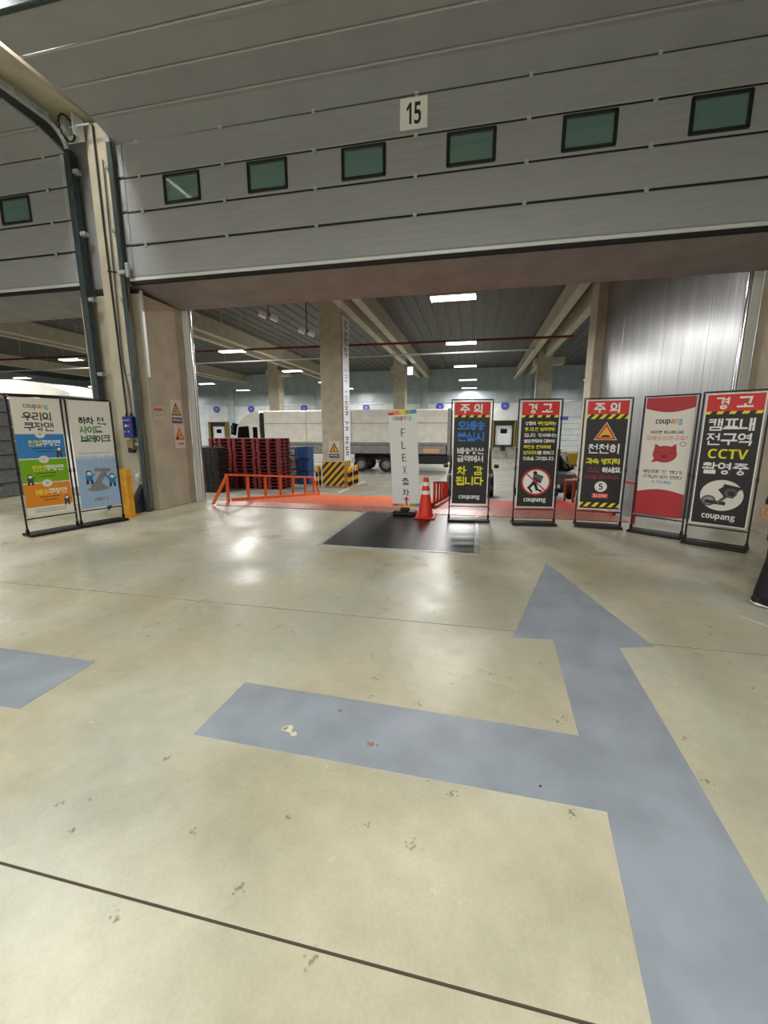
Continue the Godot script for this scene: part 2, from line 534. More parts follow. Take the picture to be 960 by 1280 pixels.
func korean(im: Image, text: String, x: float, y: float, s: float, t: float, col: Color, align := 0, pitch := 1.08) -> float:
	# align 0 left, 1 centred on x
	var w := 0.0
	for ch in text:
		w += s * (pitch if ch.unicode_at(0) >= 0xAC00 else 0.42)
	if align == 1:
		x -= w / 2
	for ch in text:
		var code := ch.unicode_at(0)
		if code >= 0xAC00:
			syllable(im, code, Vector2(x, y), s, t, col)
			x += s * pitch
		else:
			if ch in [".", ","]:
				stroke(im, Vector2(x + s * 0.12, y + s * 0.95), Vector2(x + s * (0.12 if ch == "." else 0.04), y + s * (0.95 if ch == "." else 1.12)), t, col)
			elif ch in ["'", "!"]:
				stroke(im, Vector2(x + s * 0.2, y), Vector2(x + s * 0.2, y + s * (0.2 if ch == "'" else 0.7)), t, col)
			x += s * 0.42
	return x

func latin_triangles(text: String, bold := true) -> Array:
	var f := SystemFont.new()
	f.font_names = PackedStringArray(["Droid Sans"])
	f.font_weight = 700 if bold else 400
	var tm := TextMesh.new()
	tm.font = f
	tm.text = text
	tm.font_size = 64
	tm.pixel_size = 0.01
	tm.depth = 0.0
	tm.curve_step = 1.0
	var arr := tm.get_mesh_arrays()
	return [arr[Mesh.ARRAY_VERTEX], arr[Mesh.ARRAY_INDEX]]

func latin(im: Image, text: String, r: Rect2, col: Color, bold := true) -> void:
	var a := latin_triangles(text, bold)
	var v: PackedVector3Array = a[0]
	if v.is_empty():
		return
	var lo := Vector2(1e9, 1e9)
	var hi := -lo
	for p in v:
		lo = lo.min(Vector2(p.x, p.y))
		hi = hi.max(Vector2(p.x, p.y))
	var k := r.size / (hi - lo)
	var idx: PackedInt32Array = a[1] if a[1] != null and a[1].size() else PackedInt32Array(range(v.size()))
	for i in range(0, idx.size() - 2, 3):
		var pts := []
		for j in 3:
			var p := v[idx[i + j]]
			pts.append(r.position + Vector2((p.x - lo.x) * k.x, (hi.y - p.y) * k.y))
		poly(im, pts, col)

func logo(im: Image, r: Rect2, cols: Array) -> void:
	# the delivery firm's lettering, letters in their colours
	var ws := [0.12, 0.145, 0.145, 0.15, 0.14, 0.145, 0.155]
	var x := r.position.x
	var xh := r.size.y * 0.74
	for i in 7:
		var w: float = r.size.x * ws[i]
		var ch := "coupang"[i]
		var hgt := xh if not ch in ["p", "g"] else r.size.y
		latin(im, ch, Rect2(x, r.position.y, w * 0.86, hgt), cols[i])
		x += w

func mono(c: Color) -> Array:
	return [c, c, c, c, c, c, c]

func rainbow_logo(d: Color) -> Array:
	return [d, d, d, d, Color(0.85, 0.35, 0.2), Color(0.75, 0.65, 0.25), Color(0.35, 0.6, 0.75)]

func canvas(bg: Color, w := 320, h := 960) -> Image:
	var im := Image.create(w, h, false, Image.FORMAT_RGB8)
	im.fill(bg)
	return im

func hazard(im: Image, r: Rect2, slant: float, pitch: float, yellow: Color, dark: Color) -> void:
	im.fill_rect(Rect2i(r), dark)
	var x := r.position.x - slant
	while x < r.end.x + slant:
		var pts := [Vector2(x + slant, r.position.y), Vector2(x + slant + pitch / 2, r.position.y), Vector2(x + pitch / 2, r.end.y), Vector2(x, r.end.y)]
		for i in 4:
			pts[i].x = clampf(pts[i].x, r.position.x, r.end.x)
		poly(im, pts, yellow)
		x += pitch

const RED := Color(0.80, 0.15, 0.15)
const DARK := Color(0.105, 0.095, 0.10)
const WHT := Color(0.90, 0.90, 0.88)
const YEL := Color(0.90, 0.85, 0.08)
const SKY := Color(0.10, 0.46, 0.80)

func header(im: Image, word: String, slanted: bool) -> void:
	im.fill(WHT)
	im.fill_rect(Rect2i(8, 8, 304, 944), DARK)
	im.fill_rect(Rect2i(8, 8, 304, 120), RED)
	korean(im, word, 160, 30, 76, 13, WHT, 1, 1.1)
	if slanted:
		hazard(im, Rect2(8, 122, 304, 40), 34, 62, YEL, DARK)
	else:
		hazard(im, Rect2(8, 126, 304, 20), 10, 68, YEL, DARK)

func print_caution() -> Image:
	var im := canvas(DARK)
	header(im, "주 의", false)
	korean(im, "오배송", 160, 184, 74, 13, SKY, 1)
	korean(im, "분실시", 160, 284, 74, 13, SKY, 1)
	korean(im, "배송정산", 160, 424, 54, 8.5, WHT, 1)
	korean(im, "금액에서", 160, 496, 54, 8.5, WHT, 1)
	korean(im, "차  감", 160, 598, 74, 13, YEL, 1)
	korean(im, "됩니다", 160, 696, 74, 13, YEL, 1)
	logo(im, Rect2(66, 872, 190, 44), mono(WHT))
	return im

func print_theft() -> Image:
	var im := canvas(DARK)
	header(im, "경 고", false)
	var rows := [["상품의 ", "무단절취", "는"], ["", "중.대.한 범죄행위", ""], ["입니다. 당사에서는", "", ""], ["불법행위에 대하여", "", ""], ["", "무관용 원칙하에", ""], ["", "법적조치", "를 취하고"], ["있음을 고지합니다.", "", ""]]
	for i in 7:
		var y := 182.0 + i * 52
		var x := 40.0
		var cols := [WHT, YEL, WHT]
		for j in 3:
			x = korean(im, rows[i][j], x, y, 29, 5, cols[j], 0, 1.04)
	disc(im, Vector2(160, 722), 124, Color(0.75, 0.12, 0.12))
	disc(im, Vector2(160, 722), 108, WHT)
	# a figure bent under a parcel it carries off
	var ink := Color(0.08, 0.07, 0.07)
	poly(im, [Vector2(140, 640), Vector2(222, 668), Vector2(200, 736), Vector2(128, 700)], Color(0.33, 0.33, 0.33))
	disc(im, Vector2(150, 640), 17, ink)
	poly(im, [Vector2(142, 702), Vector2(176, 722), Vector2(160, 760), Vector2(120, 740)], ink)
	stroke(im, Vector2(134, 740), Vector2(104, 776), 24, ink)
	stroke(im, Vector2(104, 776), Vector2(128, 812), 18, ink)
	stroke(im, Vector2(158, 750), Vector2(172, 790), 24, ink)
	stroke(im, Vector2(172, 790), Vector2(206, 806), 18, ink)
	stroke(im, Vector2(150, 690), Vector2(196, 726), 12, ink)
	stroke(im, Vector2(80, 650), Vector2(240, 798), 11, Color(0.75, 0.12, 0.12))
	logo(im, Rect2(66, 872, 190, 44), mono(WHT))
	return im

func print_slow() -> Image:
	var im := canvas(DARK)
	header(im, "주 의", true)
	poly(im, [Vector2(160, 186), Vector2(248, 342), Vector2(72, 342)], Color(0.85, 0.80, 0.72))
	poly(im, [Vector2(160, 198), Vector2(239, 336), Vector2(81, 336)], Color(0.78, 0.22, 0.10))
	poly(im, [Vector2(160, 226), Vector2(216, 322), Vector2(104, 322)], Color(0.93, 0.68, 0.10))
	disc(im, Vector2(160, 318), 36, DARK, 0.55)
	im.fill_rect(Rect2i(112, 319, 100, 22), Color(0.93, 0.68, 0.10))
	im.fill_rect(Rect2i(100, 324, 120, 12), Color(0.78, 0.22, 0.10))
	korean(im, "천천히", 160, 378, 76, 12, WHT, 1, 1.06)
	korean(im, "과속 방지턱", 160, 504, 46, 9, YEL, 1, 1.02)
	var x := korean(im, "조심 ", 48, 580, 44, 7, Color(0.50, 0.13, 0.13), 0, 1.05)
	korean(im, "하세요", x, 580, 44, 9, WHT, 0, 1.05)
	korean(im, "속도를 줄여주세요", 160, 650, 32, 5, Color(0.50, 0.13, 0.13), 1, 1.0)
	disc(im, Vector2(160, 752), 47, WHT)
	latin(im, "5", Rect2(145, 724, 30, 56), DARK)
	im.fill_rect(Rect2i(98, 812, 124, 44), Color(0.80, 0.20, 0.17))
	latin(im, "SLOW", Rect2(108, 820, 104, 28), Color(0.96, 0.85, 0.82))
	hazard(im, Rect2(8, 896, 304, 40), 34, 62, YEL, DARK)
	return im

func print_delivery() -> Image:
	var crimson := Color(0.70, 0.18, 0.20)
	var im := canvas(Color(0.88, 0.86, 0.82))
	for x in 320:
		var q := sin(PI * x / 320.0)
		im.fill_rect(Rect2i(x, 0, 1, int(84 + q * 34)), crimson)
		var y := int(768 - q * 30)
		im.fill_rect(Rect2i(x, y, 1, 960 - y), crimson)
	logo(im, Rect2(76, 172, 178, 48), rainbow_logo(Color(0.30, 0.22, 0.20)))
	korean(im, "여러분 하나하나의", 160, 262, 24, 4, Color(0.30, 0.28, 0.27), 1)
	korean(im, "오배송이라구요!", 160, 304, 34, 4, Color(0.80, 0.45, 0.42), 1, 1.1)
	# a plain red pig head
	var ink := Color(0.25, 0.05, 0.06)
	poly(im, [Vector2(86, 424), Vector2(92, 366), Vector2(134, 396)], crimson)
	poly(im, [Vector2(236, 424), Vector2(230, 366), Vector2(188, 396)], crimson)
	poly(im, [Vector2(96, 480), Vector2(74, 522), Vector2(130, 505)], crimson)
	disc(im, Vector2(161, 450), 80, ink, 0.84)
	disc(im, Vector2(161, 450), 77, crimson, 0.84)
	disc(im, Vector2(161, 466), 24, Color(0.62, 0.10, 0.12), 0.7)
	for dx in [-9, 9]:
		disc(im, Vector2(161 + dx, 466), 5, ink)
		stroke(im, Vector2(161 + dx * 4, 432), Vector2(161 + dx * 5.4, 436), 5, ink)
	ring(im, Rect2(252, 352, 38, 32), 4, Color(0.3, 0.3, 0.3))
	korean(im, "배송완료 '전' 했다가", 160, 580, 26, 4, Color(0.34, 0.30, 0.29), 1, 1.04)
	korean(im, "고객님이 받지 못했다", 160, 622, 26, 4, Color(0.34, 0.30, 0.29), 1, 1.04)
	korean(im, "꼭 확인해요", 160, 666, 24, 4, Color(0.45, 0.60, 0.72), 1, 1.04)
	return im

func print_camera() -> Image:
	var im := canvas(DARK)
	header(im, "경 고", false)
	korean(im, "캠프내", 160, 180, 78, 12.5, WHT, 1)
	korean(im, "전구역", 160, 284, 78, 12.5, WHT, 1)
	latin(im, "CCTV", Rect2(52, 394, 216, 70), YEL)
	korean(im, "촬영중", 160, 494, 78, 12, WHT, 1)
	disc(im, Vector2(160, 732), 120, Color(0.86, 0.85, 0.80), 0.95)
	var k := Color(0.14, 0.14, 0.14)
	var g := Color(0.32, 0.32, 0.32)
	disc(im, Vector2(92, 776), 42, g, 0.95)
	disc(im, Vector2(92, 776), 30, Color(0.55, 0.55, 0.53), 0.95)
	stroke(im, Vector2(84, 784), Vector2(176, 790), 26, k)
	stroke(im, Vector2(150, 784), Vector2(196, 724), 20, g)
	poly(im, [Vector2(138, 690), Vector2(178, 656), Vector2(262, 674), Vector2(246, 700), Vector2(226, 748), Vector2(176, 742)], k)
	disc(im, Vector2(210, 710), 34, g)
	disc(im, Vector2(214, 714), 20, k)
	poly(im, [Vector2(168, 646), Vector2(274, 668), Vector2(262, 684), Vector2(164, 670)], Color(0.10, 0.10, 0.10))
	logo(im, Rect2(66, 876, 190, 46), mono(WHT))
	return im

func worker(im: Image, c: Vector2, s: float, coat: Color) -> void:
	var k := Color(0.13, 0.16, 0.22)
	stroke(im, c + Vector2(-0.18, 0.5) * s, c + Vector2(-0.22, 0.98) * s, s * 0.22, k)
	stroke(im, c + Vector2(0.18, 0.5) * s, c + Vector2(0.22, 0.98) * s, s * 0.22, k)
	disc(im, c + Vector2(0, 0.35) * s, s * 0.34, coat, 1.1)
	disc(im, c + Vector2(0, -0.12) * s, s * 0.28, k)
	disc(im, c + Vector2(0.02, -0.06) * s, s * 0.21, Color(0.9, 0.86, 0.82))
	stroke(im, c + Vector2(0.2, 0.25) * s, c + Vector2(0.5, 0.05) * s, s * 0.14, coat)

func print_crew() -> Image:
	var im := canvas(Color(0.87, 0.86, 0.81))
	var ink := Color(0.22, 0.20, 0.19)
	logo(im, Rect2(78, 52, 164, 40), rainbow_logo(Color(0.52, 0.44, 0.40)))
	korean(im, "우리의", 160, 116, 64, 9, ink, 1, 1.02)
	korean(im, "쿠팡맨", 164, 198, 64, 9, ink, 1, 1.02)
	var bands := [[Color(0.22, 0.50, 0.76), 290, 486], [Color(0.45, 0.66, 0.09), 496, 686], [Color(0.86, 0.53, 0.13), 694, 888]]
	var words := ["친절", "안전", "배송"]
	for i in 3:
		var y: int = bands[i][1]
		im.fill_rect(Rect2i(0, y, 320, bands[i][2] - y), bands[i][0])
		disc(im, Vector2(160, y + 2), 34, Color(0.87, 0.86, 0.81), 0.9)
		korean(im, "하나둘셋"[i], 160, y - 12, 22, 3, Color(0.55, 0.55, 0.53), 1)
		var x := korean(im, words[i], 76, y + 52, 42, 7, Color(0.88, 0.82, 0.25), 0, 1.02)
		korean(im, "쿠팡맨", x, y + 52, 42, 7, Color(0.90, 0.90, 0.86), 0, 1.02)
		for j in 2:
			for q in 7 - j * 2:
				stroke(im, Vector2(98 + j * 26 + q * 20, y + 116 + j * 26), Vector2(108 + j * 26 + q * 20, y + 117 + j * 26), 9, bands[i][0].darkened(0.35))
	worker(im, Vector2(272, 420), 62, Color(0.24, 0.27, 0.34))
	worker(im, Vector2(52, 640), 60, Color(0.25, 0.28, 0.32))
	worker(im, Vector2(280, 836), 58, Color(0.25, 0.25, 0.30))
	for j in 2:
		for q in 12:
			stroke(im, Vector2(56 + q * 18, 910 + j * 18), Vector2(66 + q * 18, 911 + j * 18), 6, Color(0.5, 0.5, 0.48))
	return im

func print_brake() -> Image:
	var im := canvas(Color(0.87, 0.86, 0.82))
	im.fill_rect(Rect2i(0, 506, 320, 454), Color(0.60, 0.71, 0.83))
	var rng := RandomNumberGenerator.new()
	rng.seed = 3
	for x in range(0, 320, 8):
		im.fill_rect(Rect2i(x, 506 - rng.randi_range(4, 26), 7, 30), Color(0.68, 0.77, 0.85))
	korean(im, "하차 전,", 62, 142, 58, 10, Color(0.15, 0.15, 0.15), 0, 1.02)
	korean(im, "사이드", 62, 224, 58, 10, Color(0.27, 0.50, 0.28), 0, 1.02)
	korean(im, "브레이크", 62, 304, 58, 10, Color(0.16, 0.36, 0.20), 0, 1.02)
	for q in 13:
		stroke(im, Vector2(30 + q * 20, 462), Vector2(42 + q * 20, 463), 10, Color(0.66, 0.74, 0.80))
	var g := Color(0.52, 0.51, 0.52)
	stroke(im, Vector2(150, 616), Vector2(252, 622), 30, g)
	poly(im, [Vector2(206, 612), Vector2(256, 620), Vector2(180, 730), Vector2(222, 780), Vector2(88, 790), Vector2(98, 750), Vector2(134, 716)], g)
	disc(im, Vector2(152, 790), 86, g, 0.24)
	worker(im, Vector2(88, 650), 84, Color(0.16, 0.48, 0.70))
	worker(im, Vector2(272, 690), 84, Color(0.16, 0.48, 0.70))
	stroke(im, Vector2(252, 710), Vector2(216, 664), 15, Color(0.16, 0.48, 0.70))
	logo(im, Rect2(108, 872, 120, 34), rainbow_logo(Color(0.42, 0.44, 0.48)))
	return im

func print_exit() -> Image:
	var im := canvas(Color(0.84, 0.84, 0.83), 288, 960)
	var cols := [Color(0.78, 0.16, 0.15), Color(0.88, 0.50, 0.12), Color(0.88, 0.76, 0.15), Color(0.48, 0.68, 0.18), Color(0.25, 0.55, 0.75)]
	for i in 5:
		im.fill_rect(Rect2i(i * 58, 0, 58, 40), cols[i])
		im.fill_rect(Rect2i(i * 58, 930, 58, 30), cols[i])
	logo(im, Rect2(48, 56, 190, 48), rainbow_logo(Color(0.40, 0.32, 0.30)))
	var ink := Color(0.13, 0.12, 0.12)
	var y := 176.0
	for ch in "FLEX":
		latin(im, ch, Rect2(122, y, 40, 76), ink, false)
		y += 124
	korean(im, "출", 110, 668, 68, 8, ink)
	korean(im, "차", 110, 780, 68, 8, ink)
	var pink := Color(0.76, 0.08, 0.25)
	im.fill_rect(Rect2i(136, 884, 18, 70), pink)
	poly(im, [Vector2(145, 856), Vector2(176, 892), Vector2(114, 892)], pink)
	return im

func print_warning(caption: String, second: bool) -> Image:
	var im := canvas(Color(0.80, 0.76, 0.70), 128, 192)
	var edge := Color(0.12, 0.10, 0.06) if not second else Color(0.72, 0.22, 0.08)
	poly(im, [Vector2(64, 18), Vector2(120, 124), Vector2(8, 124)], edge)
	poly(im, [Vector2(64, 42), Vector2(104, 115), Vector2(24, 115)], Color(0.86, 0.66, 0.10))
	var k := Color(0.14, 0.10, 0.05) if not second else Color(0.35, 0.08, 0.07)
	if second:
		poly(im, [Vector2(16, 118), Vector2(50, 82), Vector2(52, 118)], k)
		stroke(im, Vector2(62, 76), Vector2(82, 96), 8, k)
	else:
		disc(im, Vector2(64, 70), 7, k)
		stroke(im, Vector2(64, 80), Vector2(54, 98), 9, k)
		stroke(im, Vector2(54, 98), Vector2(72, 106), 7, k)
	if second:
		korean(im, caption, 74, 148, 17, 3, Color(0.35, 0.33, 0.31), 1)
	else:
		im.fill_rect(Rect2i(4, 140, 120, 46), Color(0.07, 0.06, 0.10))
		korean(im, caption, 64, 150, 24, 4, Color(0.78, 0.77, 0.80), 1)
	return im

# ------------------------------------------------------------------ banner stands
func banner_stand(im: Image, label: String, at: Vector3, turn: float, tilt := 0.0) -> Node3D:
	var t := thing("banner_stand", label, "banner stand", at, turn)
	var w := 0.62
	var h := 1.90
	var f := ms()
	for sx in [-1.0, 1.0]:
		bx(f, Vector3(sx * w / 2, h / 2, 0), Vector3(0.02, h, 0.02), 0.003)
		bx(f, Vector3(sx * w / 2, 0.86, 0), Vector3(0.028, 0.06, 0.028), 0.004)
	bx(f, Vector3(0, h - 0.01, 0), Vector3(w, 0.02, 0.02), 0.003)
	bx(f, Vector3(0, 0.235, 0), Vector3(w, 0.016, 0.016), 0.003)
	put("frame", f, M.black, t)
	var b := ms()
	for sz in [-1.0, 1.0]:
		bx(b, Vector3(0, 0.02, sz * 0.11), Vector3(w + 0.035, 0.035, 0.045), 0.006)
	for sx in [-1.0, 1.0]:
		bx(b, Vector3(sx * w / 2, 0.02, 0), Vector3(0.04, 0.03, 0.2), 0.005)
		bx(b, Vector3(sx * w / 2, 0.06, 0), Vector3(0.034, 0.08, 0.034), 0.004)
	bx(b, Vector3(0, 0.03, 0), Vector3(w, 0.018, 0.09), 0.003)
	put("base", b, M.black, t)
	sheet(0.565, 1.60, print_mat(im), "banner", t, Vector3(0, 1.07, 0.014), Basis(Vector3(0, 0, 1), tilt))
	var c := ms()
	for sx in [-1.0, 1.0]:
		for y in [0.275, 1.865]:
			tube(c, Vector3(sx * 0.27, y, 0.014), Vector3(sx * 0.306, y + (0.02 if y > 1 else -0.03), 0.008), 0.004, 6)
	put("corner_tie", c, M.vinyl, t)
	return t

# ------------------------------------------------------------------ lamps
func lamp(label: String, at: Vector3, drop: float, energy: float, turn := 0.0, long := 1.3, deep := 0.45) -> Node3D:
	var t := thing("ceiling_lamp", label, "ceiling lamp", at, turn, "strip lamps")
	var h := ms()
	bx(h, Vector3(0, 0.05, 0), Vector3(long + 0.06, 0.07, deep + 0.06), 0.015)
	for sx in [-1.0, 1.0]:
		bx(h, Vector3(sx * (long / 2 + 0.015), 0.0, 0), Vector3(0.03, 0.07, deep + 0.06), 0.004)
	put("housing", h, M.housing, t)
	var d := ms()
	bx(d, Vector3(0, 0.0, 0), Vector3(long, 0.035, deep), 0.006)
	put("diffuser", d, M.lamp, t)
	for sx in [-1.0, 1.0]:
		var r := ms()
		tube(r, Vector3(sx * long * 0.4, 0.08, 0), Vector3(sx * long * 0.4, drop, 0), 0.008, 6)
		put("hanger", r, M.housing, t)
	var l := AreaLight3D.new()
	l.name = "lamp_light"
	l.area_size = Vector2(long, deep)
	l.light_energy = energy
	l.light_color = Color(1.0, 0.99, 0.975)
	if "area_range" in l:
		l.area_range = 60.0
	l.shadow_enabled = true
	l.rotation.x = -PI / 2
	l.position.y = -0.03
	t.add_child(l, true)
	return t

# ------------------------------------------------------------------ raised sectional doors
func sectional_door(called: String, label: String, x0: float, x1: float, windows: Array, number: bool) -> void:
	var t := thing(called, label, "overhead door")
	t.set_meta("kind", "structure")
	var h := 0.482
	var y := 3.90
	for k in 4:
		var s := ms()
		var lo := y + k * h + 0.008
		var hi := lo + h - 0.016
		if k == 2:
			# the section with window holes: strips above and below, posts between
			span(s, Vector3(x0, lo, ZD - 0.05), Vector3(x1, lo + 0.07, ZD), 0.01)
			span(s, Vector3(x0, hi - 0.06, ZD - 0.05), Vector3(x1, hi, ZD), 0.01)
			var x := x0
			for w in windows:
				span(s, Vector3(x, lo + 0.06, ZD - 0.049), Vector3(w - 0.29, hi - 0.05, ZD - 0.001))
				x = w + 0.29
			span(s, Vector3(x, lo + 0.06, ZD - 0.049), Vector3(x1, hi - 0.05, ZD - 0.001))
		else:
			span(s, Vector3(x0, lo, ZD - 0.05), Vector3(x1, hi, ZD), 0.02)
		put("section", s, M.door, t)
		if k > 0:
			var r := ms()
			span(r, Vector3(x0, lo - 0.02, ZD - 0.04), Vector3(x1, lo + 0.008, ZD - 0.013))
			put("joint_strip", r, M.rubber, t)
		for sx in [x0 + 0.05, x1 - 0.05]:
			var e := ms()
			bx(e, Vector3(sx, (lo + hi) / 2, ZD + 0.006), Vector3(0.11, h - 0.04, 0.014), 0.003)
			put("end_stile", e, M.galv, t)
	for w in windows:
		var wc := y + 2 * h + 0.247
		var f := ms()
		for sy in [-1.0, 1.0]:
			bx(f, Vector3(w, wc + sy * 0.185, ZD + 0.004), Vector3(0.64, 0.045, 0.03), 0.012)
			bx(f, Vector3(w + sy * 0.30, wc, ZD + 0.004), Vector3(0.045, 0.41, 0.03), 0.012)
		var fr := put("window_frame", f, M.black_plastic, t)
		var p := ms()
		bx(p, Vector3(w, wc, ZD - 0.012), Vector3(0.57, 0.34, 0.012))
		put("pane", p, M.glass, fr)
	var hx := []
	for i in windows.size() + 1:
		hx.append(windows[0] - 0.725 + i * 1.45 if windows.size() > 1 else windows[0] + 0.7)
	for x in hx:
		if x < x0 + 0.2 or x > x1 - 0.2:
			continue
		for k in [1, 2, 3, 4]:
			var g := ms()
			bx(g, Vector3(x, y + k * h - 0.012, ZD + 0.012), Vector3(0.05, 0.07, 0.02), 0.004)
			tube(g, Vector3(x - 0.03, y + k * h, ZD + 0.022), Vector3(x + 0.03, y + k * h, ZD + 0.022), 0.009, 6)
			put("hinge", g, M.galv, t)
	var br := ms()
	span(br, Vector3(x0, y - 0.045, ZD - 0.055), Vector3(x1, y + 0.004, ZD + 0.008), 0.006)
	put("bottom_rail", br, M.alu, t)
	var sl := ms()
	span(sl, Vector3(x0, y - 0.105, ZD - 0.045), Vector3(x1, y - 0.045, ZD - 0.002), 0.012)
	put("bottom_seal", sl, M.rubber, t)
	# sections already turned over onto the horizontal tracks
	var top := y + 4 * h
	var a := Vector3(0, top + 0.012, ZD - 0.025)
	var pts := [a, Vector3(0, top + 0.13, ZD + 0.43), Vector3(0, top + 0.15, ZD + 0.92), Vector3(0, top + 0.15, ZD + 1.41), Vector3(0, top + 0.15, ZD + 1.89)]
	for i in 4:
		var p: Vector3 = pts[i]
		var q: Vector3 = pts[i + 1]
		var d := (q - p).normalized()
		var s := ms()
		var nn := Vector3(1, 0, 0).cross(d)
		bx(s, (p + q) / 2 + Vector3((x0 + x1) / 2, 0, 0), Vector3(x1 - x0, 0.05, p.distance_to(q) - 0.014), 0.012, Basis(Vector3(1, 0, 0), -nn if nn.y < 0 else nn, d if nn.y > 0 else d))
		put("raised_section", s, M.door, t)
		var r := ms()
		var c: Vector3 = q + Vector3((x0 + x1) / 2, -0.035, -0.03)
		bx(r, c, Vector3(x1 - x0 - 0.1, 0.02, 0.075), 0.008)
		put("stiffener", r, M.door, t)
	var sb := ms()
	bx(sb, Vector3((x0 + x1) / 2, top + 0.13, ZD + 1.94), Vector3(x1 - x0, 0.10, 0.07), 0.01)
	put("top_reinforcement", sb, M.galv_dark, t)
	if number:
		var im := canvas(Color(0.92, 0.92, 0.90), 128, 128)
		latin(im, "15", Rect2(30, 20, 68, 88), Color(0.12, 0.12, 0.14))
		var n := sheet(0.37, 0.37, print_mat(im), "number_plate", t, Vector3(-1.0, 5.60, ZD + 0.005))
		n.set_meta("label", "white plate reading 15")

func door_track(label: String, x: float, out: float, wide := 0.07) -> void:
	# galvanised channel up the jamb, round the bend and back along the ceiling
	var t := thing("door_track", label, "door track")
	var v := ms()
	bx(v, Vector3(x, 2.9, ZD + 0.06), Vector3(0.015, 5.8, 0.12), 0.003)
	bx(v, Vector3(x + out * 0.035, 2.9, ZD + 0.115), Vector3(0.07, 5.8, 0.012), 0.003)
	bx(v, Vector3(x + out * 0.07, 2.9, ZD + 0.10), Vector3(0.012, 5.8, 0.035), 0.003)
	put("upright", v, M.galv_dark, t)
	var w := ms()
	bx(w, Vector3(x - out * (wide / 2), 2.9, ZD + 0.02), Vector3(absf(wide), 5.8, 0.012), 0.003)
	put("jamb_angle", w, M.galv_dark, t)
	var c := ms()
	var last := Vector3(x + out * 0.03, 5.74, ZD + 0.09)
	for i in range(1, 9):
		var a := PI / 2 * i / 8
		var p := Vector3(x + out * 0.03, 5.74 + 0.30 * sin(a), ZD + 0.09 + 0.30 * (1 - cos(a)))
		bar(c, last, p, 0.07, 0.03)
		last = p
	put("bend", c, M.galv, t)
	var hz := ms()
	bar(hz, last, Vector3(last.x, last.y, -4.2), 0.075, 0.03, 0.004)
	bx(hz, Vector3(last.x - out * 0.035, last.y + 0.03, (last.z - 4.2) / 2), Vector3(0.008, 0.07, -4.2 - last.z), 0.0)
	put("overhead_rail", hz, M.galv, t)
	if wide > 0.0 and wide < 0.05:
		var a := ms()
		bx(a, Vector3(x + 0.045, 3.95, ZD + 0.13), Vector3(0.14, 0.06, 0.05), 0.008)
		bx(a, Vector3(x + 0.125, 3.99, ZD + 0.09), Vector3(0.06, 0.22, 0.06), 0.01)
		put("latch", a, M.galv, t)
		a = ms()
		tube(a, Vector3(x - 0.025, 3.95, ZD + 0.14), Vector3(x - 0.195, 3.98, ZD + 0.15), 0.014, 6)
		put("latch_handle", a, M.black_plastic, t)
	for y in [1.2, 2.4, 3.6, 4.6, 5.5]:
		var b := ms()
		bx(b, Vector3(x - out * 0.05, y, ZD + 0.05), Vector3(0.1, 0.06, 0.09), 0.004)
		tube(b, Vector3(x - out * 0.07, y, ZD + 0.095), Vector3(x - out * 0.07, y, ZD + 0.11), 0.012, 6)
		put("bracket", b, M.galv, t)
	for z in [-5.9, -5.0, -4.3]:
		var r := ms()
		tube(r, Vector3(last.x, last.y + 0.02, z), Vector3(last.x, 7.15, z), 0.012, 6)
		put("hanger", r, M.galv, t)

